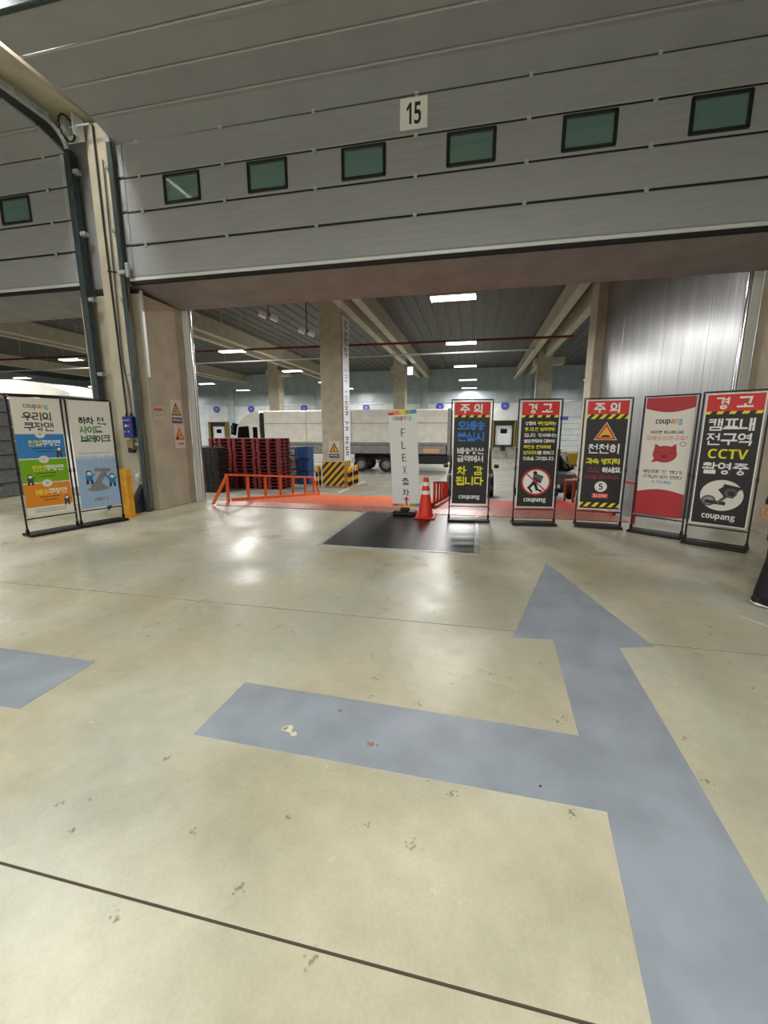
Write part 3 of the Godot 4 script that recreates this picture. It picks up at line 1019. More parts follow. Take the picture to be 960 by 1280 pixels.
# ------------------------------------------------------------------ surface nets for the figure
func nets(bones: Array, cell: float, k: float) -> ArrayMesh:
	var lo := Vector3(1e9, 1e9, 1e9)
	var hi := -lo
	for b in bones:
		var r: float = maxf(b[2], b[3]) + cell * 3
		lo = lo.min(b[0] - Vector3.ONE * r).min(b[1] - Vector3.ONE * r)
		hi = hi.max(b[0] + Vector3.ONE * r).max(b[1] + Vector3.ONE * r)
	var n := Vector3i(((hi - lo) / cell).ceil()) + Vector3i.ONE
	var f := PackedFloat32Array()
	f.resize(n.x * n.y * n.z)
	f.fill(1.0)
	for b in bones:
		var pa: Vector3 = b[0]
		var ba: Vector3 = b[1] - pa
		var ra: float = b[2]
		var rb: float = b[3]
		var pad := maxf(ra, rb) + k + cell * 2
		var i0 := Vector3i(((pa.min(b[1]) - Vector3.ONE * pad - lo) / cell).floor()).clamp(Vector3i.ZERO, n - Vector3i.ONE)
		var i1 := Vector3i(((pa.max(b[1]) + Vector3.ONE * pad - lo) / cell).ceil()).clamp(Vector3i.ZERO, n - Vector3i.ONE)
		var inv := 1.0 / maxf(ba.length_squared(), 1e-9)
		for z in range(i0.z, i1.z + 1):
			for y in range(i0.y, i1.y + 1):
				for x in range(i0.x, i1.x + 1):
					var p := lo + Vector3(x, y, z) * cell - pa
					var t := clampf(p.dot(ba) * inv, 0.0, 1.0)
					var d := (p - ba * t).length() - lerpf(ra, rb, t)
					var id := x + n.x * (y + n.y * z)
					var o := f[id]
					var h := maxf(k - absf(d - o), 0.0) / k
					f[id] = minf(d, o) - h * h * k * 0.25
	var at := {}
	var verts := PackedVector3Array()
	var sx := 1
	var sy := n.x
	var sz := n.x * n.y
	var off := [0, sx, sy, sx + sy, sz, sx + sz, sy + sz, sx + sy + sz]
	var edges := [[0, 1], [2, 3], [4, 5], [6, 7], [0, 2], [1, 3], [4, 6], [5, 7], [0, 4], [1, 5], [2, 6], [3, 7]]
	for z in n.z - 1:
		for y in n.y - 1:
			for x in n.x - 1:
				var id := x + sy * y + sz * z
				var inside := 0
				for o in off:
					if f[id + o] < 0.0:
						inside += 1
				if inside == 0 or inside == 8:
					continue
				var sum := Vector3.ZERO
				var cnt := 0
				for e in edges:
					var fa := f[id + off[e[0]]]
					var fb := f[id + off[e[1]]]
					if (fa < 0.0) != (fb < 0.0):
						var t := fa / (fa - fb)
						var A := Vector3(e[0] & 1, (e[0] >> 1) & 1, e[0] >> 2)
						var B := Vector3(e[1] & 1, (e[1] >> 1) & 1, e[1] >> 2)
						sum += A.lerp(B, t)
						cnt += 1
				at[id] = verts.size()
				verts.append(lo + (Vector3(x, y, z) + sum / cnt) * cell)
	var st := SurfaceTool.new()
	st.begin(Mesh.PRIMITIVE_TRIANGLES)
	st.set_smooth_group(0)
	for v in verts:
		st.add_vertex(v)
	for id in at:
		for ax in 3:
			var s: int = [sx, sy, sz][ax]
			var u: int = [sy, sz, sx][ax]
			var w: int = [sz, sx, sy][ax]
			var fa := f[id]
			var fb := f[id + s]
			if (fa < 0.0) == (fb < 0.0) or not (at.has(id - u) and at.has(id - w) and at.has(id - u - w)):
				continue
			var q := [at[id], at[id - u], at[id - u - w], at[id - w]]
			if fa < 0.0:
				q = [q[0], q[3], q[2], q[1]]
			for i in [0, 1, 2, 0, 2, 3]:
				st.add_index(q[i])
	st.generate_normals()
	return st.commit()

func net_part(called: String, bones: Array, cell: float, k: float, m: Material, parent: Node3D) -> void:
	var o := MeshInstance3D.new()
	o.mesh = nets(bones, cell, k)
	o.mesh.surface_set_material(0, m)
	o.name = called
	parent.add_child(o, true)

func build_person() -> void:
	var t := thing("person", "person in black jacket and trousers walking out at the right edge", "person", Vector3(2.57, 0, -3.93), PI / 2)
	var P := func(x: float, y: float, z: float) -> Vector3: return Vector3(x, y, z)
	# front leg is local +x, the arm on that side swings forward
	var hipA: Vector3 = P.call(0.09, 0.92, 0.0)
	var kneeA: Vector3 = P.call(0.10, 0.50, 0.17)
	var ankA: Vector3 = P.call(0.10, 0.10, 0.19)
	var hipB: Vector3 = P.call(-0.09, 0.92, 0.0)
	var kneeB: Vector3 = P.call(-0.10, 0.50, -0.14)
	var ankB: Vector3 = P.call(-0.10, 0.11, -0.21)
	var shA: Vector3 = P.call(0.19, 1.42, 0.0)
	var elA: Vector3 = P.call(0.25, 1.13, 0.10)
	var wrA: Vector3 = P.call(0.24, 1.00, 0.32)
	var shB: Vector3 = P.call(-0.19, 1.42, 0.0)
	var elB: Vector3 = P.call(-0.25, 1.10, -0.27)
	var wrB: Vector3 = P.call(-0.24, 0.91, -0.34)
	var body := []
	body.append([P.call(0, 0.98, 0), P.call(0, 1.18, 0.0), 0.12, 0.11])
	body.append([P.call(0, 1.18, 0), P.call(0, 1.36, 0.0), 0.11, 0.12])
	body.append([P.call(0, 1.42, 0), P.call(0, 1.54, 0.01), 0.055, 0.052])
	body.append([P.call(0, 1.62, 0.01), P.call(0, 1.68, 0.0), 0.088, 0.098])
	body.append([P.call(0, 1.565, 0.05), P.call(0, 1.60, 0.06), 0.05, 0.06])
	body.append([P.call(0, 1.625, 0.11), P.call(0, 1.595, 0.122), 0.012, 0.017])
	for sx in [-1.0, 1.0]:
		body.append([P.call(sx * 0.098, 1.64, 0.0), P.call(sx * 0.1, 1.605, 0.0), 0.016, 0.012])
	for l in [[hipA, kneeA, ankA, 1], [hipB, kneeB, ankB, 1]]:
		body.append([l[0], l[1], 0.078, 0.052])
		body.append([l[1], l[2], 0.05, 0.036])
	for l in [[shA, elA, wrA], [shB, elB, wrB]]:
		body.append([P.call(0, 1.36, 0), l[0], 0.07, 0.055])
		body.append([l[0], l[1], 0.048, 0.038])
		body.append([l[1], l[2], 0.038, 0.027])
		# palm, four fingers and thumb, curled
		var d: Vector3 = (l[2] - l[1]).normalized()
		var sgn := signf(l[0].x)
		var across := Vector3(0, 1, 0).cross(d).normalized()
		if across.length() < 0.5:
			across = Vector3(0, 0, 1)
		var dn := d.cross(across).normalized()
		if dn.y > 0:
			dn = -dn
		var side_v := dn if absf(d.y) < 0.8 else Vector3(0, 0, 1)
		var curl := across * -sgn
		for i in 4:
			var o: float = -0.03 + i * 0.02
			body.append([l[2] + d * 0.02 + side_v * o * 0.6, l[2] + d * 0.085 + side_v * o, 0.014, 0.012])
			var len_f: float = [0.038, 0.044, 0.042, 0.034][i]
			var k0: Vector3 = l[2] + d * 0.09 + side_v * o * 1.15
			var k1 := k0 + (d + curl * 0.5).normalized() * len_f
			body.append([k0, k1, 0.009, 0.0085])
			body.append([k1, k1 + (d * 0.4 + curl).normalized() * len_f * 0.8, 0.0085, 0.0075])
		body.append([l[2] + d * 0.03 - side_v * 0.025, l[2] + d * 0.075 - side_v * 0.055 + curl * 0.02, 0.012, 0.010])
		body.append([l[2] + d * 0.075 - side_v * 0.055 + curl * 0.02, l[2] + d * 0.11 - side_v * 0.05 + curl * 0.03, 0.010, 0.008])
	net_part("body", body, 0.0085, 0.018, M.skin, t)
	var tr := [[P.call(0, 0.92, 0), P.call(0, 1.03, 0), 0.145, 0.14]]
	for l in [[hipA, kneeA, ankA], [hipB, kneeB, ankB]]:
		tr.append([l[0], l[1], 0.105, 0.086])
		tr.append([l[1], l[2] + Vector3(0, 0.0, 0), 0.086, 0.082])
	net_part("trousers", tr, 0.014, 0.05, M.cloth, t)
	var jk := [[P.call(0, 0.93, 0), P.call(0, 1.1, 0), 0.16, 0.15], [P.call(0, 1.1, 0), P.call(0, 1.36, 0), 0.15, 0.155], [P.call(0, 1.40, 0), P.call(0, 1.48, 0.0), 0.10, 0.075]]
	for l in [[shA, elA, wrA], [shB, elB, wrB]]:
		jk.append([P.call(0, 1.37, 0), l[0], 0.12, 0.088])
		jk.append([l[0], l[1], 0.085, 0.07])
		jk.append([l[1], l[1].lerp(l[2], 1.08), 0.07, 0.056])
	net_part("jacket", jk, 0.014, 0.05, M.cloth, t)
	for l in [[ankA, 0.0], [ankB, 0.5]]:
		var a: Vector3 = l[0]
		var fw := Vector3(0, -0.5 * l[1], 1).normalized()
		var low := a + Vector3(0, -0.05, 0)
		net_part("shoe", [[low - fw * 0.05, low + fw * 0.05, 0.046, 0.046], [low + fw * 0.05 + Vector3(0, -0.008, 0), low + fw * 0.15 + Vector3(0, -0.012, 0), 0.042, 0.036], [a, low, 0.045, 0.045]], 0.008, 0.03, M.cloth_brown, t)
		var so := ms()
		bx(so, low + fw * 0.045 + Vector3(0, -0.04, 0), Vector3(0.085, 0.02, 0.27), 0.009, Basis(Vector3(1, 0, 0), atan2(-fw.y, fw.z)))
		put("sole", so, M.white, t)
	net_part("hair", [[P.call(0, 1.68, -0.012), P.call(0, 1.70, -0.01), 0.106, 0.102], [P.call(0, 1.60, -0.045), P.call(0, 1.66, -0.03), 0.075, 0.09]], 0.01, 0.03, M.hair, t)
	var ey := ms()
	for sx in [-1.0, 1.0]:
		lathe(ey, [Vector2(0, -0.012), Vector2(0.009, -0.008), Vector2(0.012, 0), Vector2(0.009, 0.008), Vector2(0, 0.012)], 10, Vector3(sx * 0.034, 1.645, 0.09))
	put("eye", ey, M.white, t)
	var mo := ms()
	bx(mo, Vector3(0, 1.563, 0.108), Vector3(0.045, 0.008, 0.012), 0.003)
	put("mouth", mo, mat(Color(0.55, 0.28, 0.25), 0.5), t)


func build_setting() -> void:
	# ---- floor of the dock: slabs with real joints between them
	var fl := Node3D.new()
	fl.name = "floor"
	ROOT.add_child(fl, true)
	tag(fl, "glossy beige coated concrete floor with open joints", "floor", "", "structure")
	var cuts := [9.2, 5.5, 3.35, 1.25, -0.86, -2.965, -5.07, -7.72]
	var gap := [0.0, 0.010, 0.010, 0.010, 0.010, 0.012, 0.007, 0.0]
	for i in 7:
		var s := ms()
		span(s, Vector3(-24, -0.2, cuts[i + 1] + gap[i + 1] / 2), Vector3(12, 0, cuts[i] - gap[i] / 2))
		put("floor_slab", s, M.floor, fl)
	var jf := ms()
	for i in range(1, 7):
		span(jf, Vector3(-24, -0.15, cuts[i] - 0.02), Vector3(12, -0.0025, cuts[i] + 0.02))
	put("joint_filler", jf, M.joint, fl)
	# ---- yard floor, dock face, concrete run-off below the steel ramps
	var s := ms()
	span(s, Vector3(-46, LOW - 0.3, -43), Vector3(14, LOW, -7.7))
	struct("floor_002", s, M.yard, "grey concrete yard floor below the dock", "floor")
	s = ms()
	span(s, Vector3(-24, LOW, -7.76), Vector3(12, -0.2, -7.6))
	struct("wall_dock", s, M.concrete, "concrete dock face below the threshold", "wall")
	s = side(PackedVector2Array([Vector2(-12.75, LOW), Vector2(-12.75, -0.60), Vector2(-17.3, LOW)]), -5.0, 2.45)
	struct("floor_003", s, M.yard, "concrete slope running from the steel ramps down to the yard", "floor")
	# ---- door wall: jambs, lintel, pillars
	for j in [[-6.85, -5.65, "left of the open doorway"], [3.97, 8.0, "right of the open doorway"], [-17.4, -16.2, "at the far left bay"]]:
		s = ms()
		span(s, Vector3(j[0], 0, ZW), Vector3(j[1], 3.71, -6.56), 0.012)
		struct("wall_jamb", s, M.concrete, "beige concrete jamb " + j[2], "wall")
	s = ms()
	s = side(PackedVector2Array([Vector2(ZW, 3.70), Vector2(-6.56, 3.82), Vector2(-6.56, 7.6), Vector2(ZW, 7.6)]), -24, 12)
	struct("wall_front", s, M.soffit, "concrete wall and soffit over the doorways", "wall")
	s = ms()
	span(s, Vector3(-24, 0, ZW), Vector3(-17.4, 3.71, -6.56))
	struct("wall_front_002", s, M.room, "plain wall beyond the left bay", "wall")
	s = ms()
	span(s, Vector3(-6.22, 0, -6.56), Vector3(-5.80, 6.15, -6.41), 0.02)
	struct("trim_pillar", s, M.concrete, "beige pillar face between the two door tracks", "pillar")
	s = ms()
	bx(s, Vector3(-6.38, 6.42, -5.3), Vector3(0.62, 0.45, 2.4), 0.01)
	struct("trim_beam", s, M.concrete, "short beige beam running in over the pillar", "beam")
	# bright steel edges at the back corners of the jambs
	for e in [[-5.65, 1.0, "left"], [3.97, -1.0, "right"]]:
		var t := Node3D.new()
		t.name = numbered("trim_corner")
		ROOT.add_child(t, true)
		tag(t, "galvanised corner guard with a polished round edge, %s jamb" % e[2], "corner guard", "", "structure")
		s = ms()
		bx(s, Vector3(e[0] + e[1] * 0.06, 1.85, ZW - 0.02), Vector3(0.13, 3.7, 0.03), 0.006)
		put("guard_plate", s, M.alu, t)
		s = ms()
		tube(s, Vector3(e[0] + e[1] * 0.15, 0, ZW - 0.03), Vector3(e[0] + e[1] * 0.15, 3.7, ZW - 0.03), 0.032, 20)
		put("round_edge", s, M.steel, t)
		s = ms()
		bx(s, Vector3(e[0] + e[1] * 0.012, 3.05, -6.60), Vector3(0.02, 1.4, 0.06), 0.004)
		put("edge_strip", s, M.alu, t)
	# ---- dock hall shell round and behind the camera
	s = ms()
	span(s, Vector3(-24, 7.2, -6.6), Vector3(12, 7.5, 9.5))
	var c1 := struct("ceiling", s, M.deck, "ribbed deck ceiling over the dock", "ceiling")
	s = ms()
	for i in 26:
		span(s, Vector3(-24, 7.1, -6.4 + i * 0.6), Vector3(12, 7.2, -6.15 + i * 0.6), 0.01)
	put("rib", s, M.deck, c1).set_meta("kind", "stuff")
	s = ms()
	span(s, Vector3(-24, 0, 9.2), Vector3(12, 7.4, 9.5))
	struct("wall_back", s, M.room, "pale wall behind the camera", "wall")
	s = ms()
	span(s, Vector3(-24.3, 0, -7.6), Vector3(-24, 7.4, 9.4))
	struct("wall_left", s, M.room, "pale left wall of the dock", "wall")
	s = ms()
	span(s, Vector3(8, 0, -7.6), Vector3(8.3, 7.4, 9.4))
	struct("wall_right", s, M.room, "pale right wall of the dock", "wall")
	# ---- truck hall: ceiling with ribs, paired beams, far wall
	s = ms()
	span(s, Vector3(-46, 7.3, -42.6), Vector3(14, 7.6, -7.5))
	var c2 := struct("ceiling_002", s, M.deck, "dark ribbed deck ceiling over the truck yard", "ceiling")
	s = ms()
	for i in 92:
		span(s, Vector3(-45 + i * 0.62, 7.27, -42.3), Vector3(-44.52 + i * 0.62, 7.3, -7.7), 0.012)
	put("rib", s, M.deck, c2).set_meta("kind", "stuff")
	for x in [-5.65, -4.85, 3.50, 4.5, -15.2, -14.1, -25.3, -24.2, -36.0]:
		s = ms()
		span(s, Vector3(x - 0.19, 6.5, -42), Vector3(x + 0.19, 7.3, -7.7), 0.02)
		struct("trim_beam", s, M.concrete, "concrete roof beam running back over the yard", "beam").set_meta("group", "roof beams over the yard")
	s = ms()
	span(s, Vector3(-46, 4.2, -42.4), Vector3(14, 7.4, -42))
	struct("wall_far", s, M.clad, "blue-grey metal cladding high on the far wall", "wall")
	var lw := Node3D.new()
	lw.name = "wall_far_002"
	ROOT.add_child(lw, true)
	tag(lw, "white panelled lower far wall with the dock openings", "wall", "", "structure")
	var xs := [-46.0, -41.0, -36.4, -31.2, -25.9, -20.9, -15.9, -10.7, -5.5, -0.6, 4.3, 9.2, 14.0]
	for i in 12:
		s = ms()
		span(s, Vector3(xs[i] + 0.01, -0.1, -42.3), Vector3(xs[i + 1] - 0.01, 4.1, -42.0), 0.02)
		put("panel", s, M.wall_white, lw)
	s = ms()
	span(s, Vector3(-46, 4.1, -42.3), Vector3(14, 4.24, -41.93), 0.01)
	put("head_rail", s, M.galv, lw)
	s = ms()
	span(s, Vector3(-46, LOW, -42.3), Vector3(14, -0.1, -41.9), 0.01)
	put("dock_face", s, M.yard, lw)
	for x in [-36.4, -25.9, -15.9, -5.0, 4.4]:
		s = ms()
		span(s, Vector3(x - 0.28, LOW, -42.1), Vector3(x + 0.28, 7.3, -41.7), 0.02)
		struct("trim_pilaster", s, M.clad, "narrow grey pilaster on the far wall", "pilaster").set_meta("group", "pilasters on the far wall")
	s = ms()
	span(s, Vector3(-46.3, LOW, -42.4), Vector3(-46, 7.4, -7.6))
	struct("wall_left_002", s, M.clad, "grey left wall of the truck yard", "wall")
	s = ms()
	span(s, Vector3(13, LOW, -42.4), Vector3(13.3, 7.4, -17))
	struct("wall_right_002", s, M.clad, "grey right wall of the truck yard", "wall")
	# ---- silver sandwich-panel wall right of the ramp
	var rw := Node3D.new()
	rw.name = "wall_right_003"
	ROOT.add_child(rw, true)
	tag(rw, "silver metal panel wall with rippled reflections beside the ramp", "wall", "", "structure")
	for i in 9:
		s = ms()
		span(s, Vector3(4.28, LOW, -17.1 + i * 1.053 + 0.002), Vector3(4.40, 7.3, -17.1 + (i + 1) * 1.053 - 0.002), 0.004)
		put("panel", s, M.wall_metal, rw)
	s = ms()
	span(s, Vector3(4.42, LOW, -17.2), Vector3(13.3, 7.4, -16.9))
	struct("wall_right_004", s, M.clad, "return wall behind the silver panels", "wall")
	# ---- columns
	for c in [[-6.35, -18.75, 1.0, "beige concrete column with striped foot left of the ramp"], [4.45, -17.55, 1.0, "beige concrete column at the end of the silver panel wall"], [-6.15, -34.3, 0.95, "distant beige column behind the truck box"], [-16.9, -34.3, 0.95, "distant beige column behind the truck cab"], [4.45, -32.6, 1.0, "distant beige column at the right of the far wall"]]:
		s = ms()
		span(s, Vector3(c[0] - c[2] / 2, LOW, c[1] - c[2] / 2), Vector3(c[0] + c[2] / 2, 7.3, c[1] + c[2] / 2), 0.025)
		var col := struct("column", s, M.concrete, c[3], "column")
		if c[1] < -30.0:
			s = ms()
			bx(s, Vector3(c[0] + 0.25, 6.25, c[1]), Vector3(c[2] + 1.0, 0.5, c[2] * 0.9), 0.05)
			put("bracket", s, M.concrete, col)
	# ---- pipes under the yard ceiling
	s = ms()
	path_tube(s, [Vector3(-44, 5.62, -20.5), Vector3(3.9, 5.46, -20.5)], 0.055, 8)
	var pr := put("sprinkler_pipe", s, M.pipe_red)
	tag(pr, "dark red sprinkler pipe crossing under the yard ceiling", "pipe")
	s = ms()
	for i in 12:
		tube(s, Vector3(-42 + i * 4.0, 5.6, -20.5), Vector3(-42 + i * 4.0, 7.3, -20.5), 0.01, 5)
	put("hanger", s, M.galv, pr)
	s = ms()
	path_tube(s, [Vector3(-30, 5.05, -21.3), Vector3(2.32, 5.12, -21.3), Vector3(2.4, 5.10, -21.5), Vector3(2.4, 5.10, -32)], 0.04, 8)
	var pw := put("conduit", s, M.pipe_white)
	tag(pw, "pale grey conduit crossing below the red pipe and turning back", "pipe")
	s = ms()
	for i in 9:
		tube(s, Vector3(-29 + i * 3.9, 5.08, -21.3), Vector3(-29 + i * 3.9, 7.3, -21.3), 0.008, 5)
	put("hanger", s, M.galv, pw)
	s = ms()
	tube(s, Vector3(3.9, LOW, -32.05), Vector3(3.9, 5.4, -32.05), 0.06, 8)
	tag(put("conduit", s, M.pipe_white), "bright upright conduit on the distant right column", "pipe")

func build_pillar_gear() -> void:
	# ---- between the two bays
	var t := thing("control_box", "blue door control box with red button on the beige pillar", "control box", Vector3(-5.92, 1.50, -6.41))
	var s := ms()
	bx(s, Vector3(0, 0, 0.06), Vector3(0.19, 0.36, 0.12), 0.012)
	put("case", s, mat(Color(0.13, 0.20, 0.52), 0.4), t)
	for b in [[-0.045, 0.11, Color(0.75, 0.78, 0.82)], [0.0, 0.11, Color(0.75, 0.78, 0.82)], [0.045, 0.11, Color(0.75, 0.78, 0.82)], [0.045, 0.02, Color(0.90, 0.20, 0.25)], [-0.01, 0.02, Color(0.88, 0.86, 0.88)], [-0.045, -0.08, Color(0.75, 0.78, 0.82)], [0.03, -0.08, Color(0.75, 0.78, 0.82)]]:
		s = ms()
		tube(s, Vector3(b[0], b[1], 0.115), Vector3(b[0], b[1], 0.14), 0.022 if absf(b[1]) < 0.05 else 0.013, 10)
		put("button", s, mat(b[2], 0.35), t)
	for x in [-0.05, 0.045]:
		s = ms()
		tube(s, Vector3(x, 0.17, 0.05), Vector3(x, 0.24, 0.05), 0.02, 8)
		put("gland", s, M.black_plastic, t)
	t = thing("switch_box", "small beige junction box under the blue control box", "switch box", Vector3(-5.93, 1.19, -6.41))
	s = ms()
	bx(s, Vector3(0, 0, 0.05), Vector3(0.12, 0.17, 0.10), 0.01)
	put("case", s, mat(Color(0.55, 0.50, 0.33), 0.5), t)
	s = ms()
	bx(s, Vector3(0, -0.09, 0.06), Vector3(0.10, 0.09, 0.09), 0.01)
	put("socket", s, M.black_plastic, t)
	t = thing("sensor_box", "small white switch low on the beige pillar", "switch box", Vector3(-5.87, 0.62, -6.41))
	s = ms()
	bx(s, Vector3(0, 0, 0.04), Vector3(0.09, 0.14, 0.08), 0.015)
	put("case", s, M.white, t)
	s = ms()
	bx(s, Vector3(0.02, -0.02, 0.085), Vector3(0.04, 0.06, 0.01), 0.003)
	put("rocker", s, M.galv, t)
	s = ms()
	path_tube(s, [Vector3(-5.97, 1.74, -6.37), Vector3(-5.99, 2.4, -6.38), Vector3(-6.02, 4.6, -6.38), Vector3(-6.02, 6.1, -6.38)], 0.014, 6)
	tag(put("cable", s, M.black_plastic), "dark cable rising from the control box, left one of two", "cable")
	s = ms()
	path_tube(s, [Vector3(-5.875, 1.74, -6.37), Vector3(-5.90, 2.2, -6.38), Vector3(-5.95, 2.6, -6.38), Vector3(-5.93, 3.8, -6.38), Vector3(-5.9, 5.6, -6.38)], 0.011, 6)
	tag(put("cable", s, M.galv_dark), "grey conduit rising from the control box, right one of two", "cable")
	s = ms()
	path_tube(s, [Vector3(-5.86, 1.06, -6.36), Vector3(-5.84, 0.9, -6.37), Vector3(-5.83, 0.69, -6.37)], 0.013, 6)
	tag(put("cable", s, M.galv), "short pipe between the junction box and the white switch", "cable")
	s = side(PackedVector2Array([Vector2(-6.41, 0), Vector2(-6.41, 0.50), Vector2(-6.36, 0.50), Vector2(-5.96, 0.05), Vector2(-5.96, 0)]), -6.18, -5.86)
	tag(put("kick_plate", s, M.concrete), "sloped beige guard block at the foot of the pillar", "guard")
	s = side(PackedVector2Array([Vector2(-6.41, 0), Vector2(-6.41, 0.48), Vector2(-6.37, 0.48), Vector2(-6.05, 0.0)]), -5.855, -5.80)
	tag(put("track_guard", s, M.galv_dark), "dark steel gusset beside the foot of the door track", "guard")
	t = thing("bollard", "yellow square post beside the banner stands", "bollard", Vector3(-5.72, 0, -5.93))
	s = ms()
	bx(s, Vector3(0, 0.41, 0), Vector3(0.13, 0.80, 0.13), 0.012)
	put("post", s, M.yellow, t)
	s = ms()
	bx(s, Vector3(0, 0.006, 0), Vector3(0.24, 0.012, 0.24), 0.003)
	put("base_plate", s, M.yellow, t)
	# cable drum and brackets on the pillar head
	t = thing("cable_drum", "black looped lifting cable and drum at the pillar head", "cable drum", Vector3(-6.33, 5.98, -6.2))
	s = ms()
	for i in 14:
		var a := TAU * i / 14
		var b := TAU * (i + 1) / 14
		tube(s, Vector3(0, sin(a) * 0.17, cos(a) * 0.13), Vector3(0.02, sin(b) * 0.17, cos(b) * 0.13), 0.012, 6)
	put("cable_loop", s, M.black_plastic, t)
	s = ms()
	tube(s, Vector3(-0.05, 0, 0), Vector3(0.06, 0, 0), 0.09, 16)
	tube(s, Vector3(-0.08, 0, 0), Vector3(0.44, 0, 0), 0.016, 8)
	put("drum", s, M.galv, t)
	s = ms()
	bx(s, Vector3(0.02, 0.02, -0.14), Vector3(0.3, 0.28, 0.012), 0.003)
	bx(s, Vector3(0.17, 0.02, -0.05), Vector3(0.012, 0.28, 0.2), 0.003)
	put("bracket", s, M.alu, t)
	# ---- signs on the jamb beside the doorway
	var face_x := Basis(Vector3(0, 0, -1), Vector3(0, 1, 0), Vector3(1, 0, 0))
	t = thing("warning_sign", "upper warning sign on the left jamb, yellow triangle over a black caption", "sign", Vector3(-5.645, 1.79, -7.21))
	sheet(0.30, 0.45, print_mat(print_warning("추락주의", false), 0.3), "plate", t, Vector3.ZERO, face_x, 0.005)
	t = thing("warning_sign", "lower warning sign on the left jamb, orange triangle over grey lettering", "sign", Vector3(-5.645, 1.33, -7.25))
	sheet(0.30, 0.45, print_mat(print_warning("추락위험", true), 0.3), "plate", t, Vector3.ZERO, face_x, 0.005)
	var im := canvas(Color(0.74, 0.70, 0.64), 96, 96)
	im.fill_rect(Rect2i(6, 12, 84, 22), Color(0.70, 0.30, 0.26))
	for q in 6:
		stroke(im, Vector2(14 + q * 12, 50), Vector2(20 + q * 12, 50), 5, Color(0.55, 0.50, 0.46))
		stroke(im, Vector2(14 + q * 12, 66), Vector2(20 + q * 12, 66), 5, Color(0.55, 0.50, 0.46))
	t = thing("notice", "small paper notice with a red heading on the left jamb", "sign", Vector3(-5.645, 1.75, -6.74))
	sheet(0.24, 0.24, print_mat(im, 0.6), "sheet", t, Vector3.ZERO, face_x, 0.003)

func rail(label: String, x: float, zs: Array, h: float, slope0: float, slope: float, brace: bool) -> void:
	# steel side rail following the ramp; posts at the given depths
	var t := thing("ramp_railing", label, "railing")
	var y := func(z: float) -> float: return slope0 - slope * maxf(0.0, -7.75 - z)
	var m: Material = M.orange if x < -3.0 else M.red
	for z in zs:
		var s := ms()
		bx(s, Vector3(x, y.call(z) + h / 2, z), Vector3(0.055, h, 0.055), 0.008)
		put("post", s, m, t)
	var s := ms()
	for i in zs.size() - 1:
		bar(s, Vector3(x, y.call(zs[i]) + h, zs[i] + (0.03 if i == 0 else 0.0)), Vector3(x, y.call(zs[i + 1]) + h, zs[i + 1] - 0.02), 0.06, 0.045, 0.006)
	put("top_rail", s, m, t)
	if brace:
		s = ms()
		bar(s, Vector3(x, y.call(zs[0]) + h - 0.02, zs[0]), Vector3(x, 0.03, zs[0] + 0.52), 0.05, 0.05, 0.006)
		var e: float = zs[-1]
		bar(s, Vector3(x, y.call(e) + h - 0.02, e), Vector3(x, y.call(e - 0.5) + 0.02, e - 0.5), 0.05, 0.05, 0.006)
		put("end_brace", s, m, t)

func build_ramps() -> void:
	var deg := atan(0.117)
	for r in [[-4.955, -0.85, "bright orange steel ramp on the left, dropping from the dock to the yard", M.orange], [-0.75, 2.395, "red steel ramp on the right, behind the banner stands", M.red]]:
		var t := thing("steel_ramp", r[2], "ramp", Vector3((r[0] + r[1]) / 2, 0, -7.76))
		t.rotation.x = -deg
		var w: float = r[1] - r[0]
		for k in 3:
			var s := ms()
			bx(s, Vector3(-w / 2 + w * (k + 0.5) / 3, -0.012, -2.5), Vector3(w / 3 - 0.008, 0.024, 4.98), 0.004)
			put("deck_plate", s, r[3], t)
		for sx in [-1.0, 1.0]:
			var s := ms()
			bx(s, Vector3(sx * (w / 2 - 0.035), 0.0, -2.5), Vector3(0.06, 0.13, 5.0), 0.008)
			put("side_beam", s, r[3], t)
	var s := ms()
	bx(s, Vector3(-1.26, 0.005, -7.47), Vector3(7.38, 0.010, 0.52), 0.004)
	tag(put("threshold_plate", s, M.lip), "worn pinkish red steel lip along the dock edge", "plate")
	rail("orange railing along the left side of the ramps", -5.0, [-7.73, -8.53, -9.33, -10.14, -10.92, -11.77, -12.45], 0.55, 0.0, 0.117, true)
	rail("red railing between the two ramps, behind the traffic cone", -0.80, [-8.5, -9.3, -10.1, -10.9, -11.7, -12.45], 0.50, 0.0, 0.117, false)
	rail("red railing at the right of the ramps, behind the pig banner", 2.44, [-7.12, -8.35, -9.3, -10.3, -11.3, -12.3], 0.64, 0.0, 0.117, false)
	# dock leveller plate let into the floor
	var t := thing("dock_plate", "glossy black steel dock plate in the floor before the ramp", "dock plate", Vector3(-0.93, 0, -6.03))
	s = ms()
	bx(s, Vector3(0, 0.004, 0), Vector3(1.90, 0.008, 2.24), 0.002)
	put("plate", s, M.plate, t)
	s = ms()
	for sx in [-1.0, 1.0]:
		bx(s, Vector3(sx * 0.985, 0.004, 0), Vector3(0.05, 0.009, 2.30), 0.002)
	bx(s, Vector3(0, 0.004, 1.145), Vector3(2.02, 0.009, 0.035), 0.002)
	put("edge_angle", s, M.galv, t)

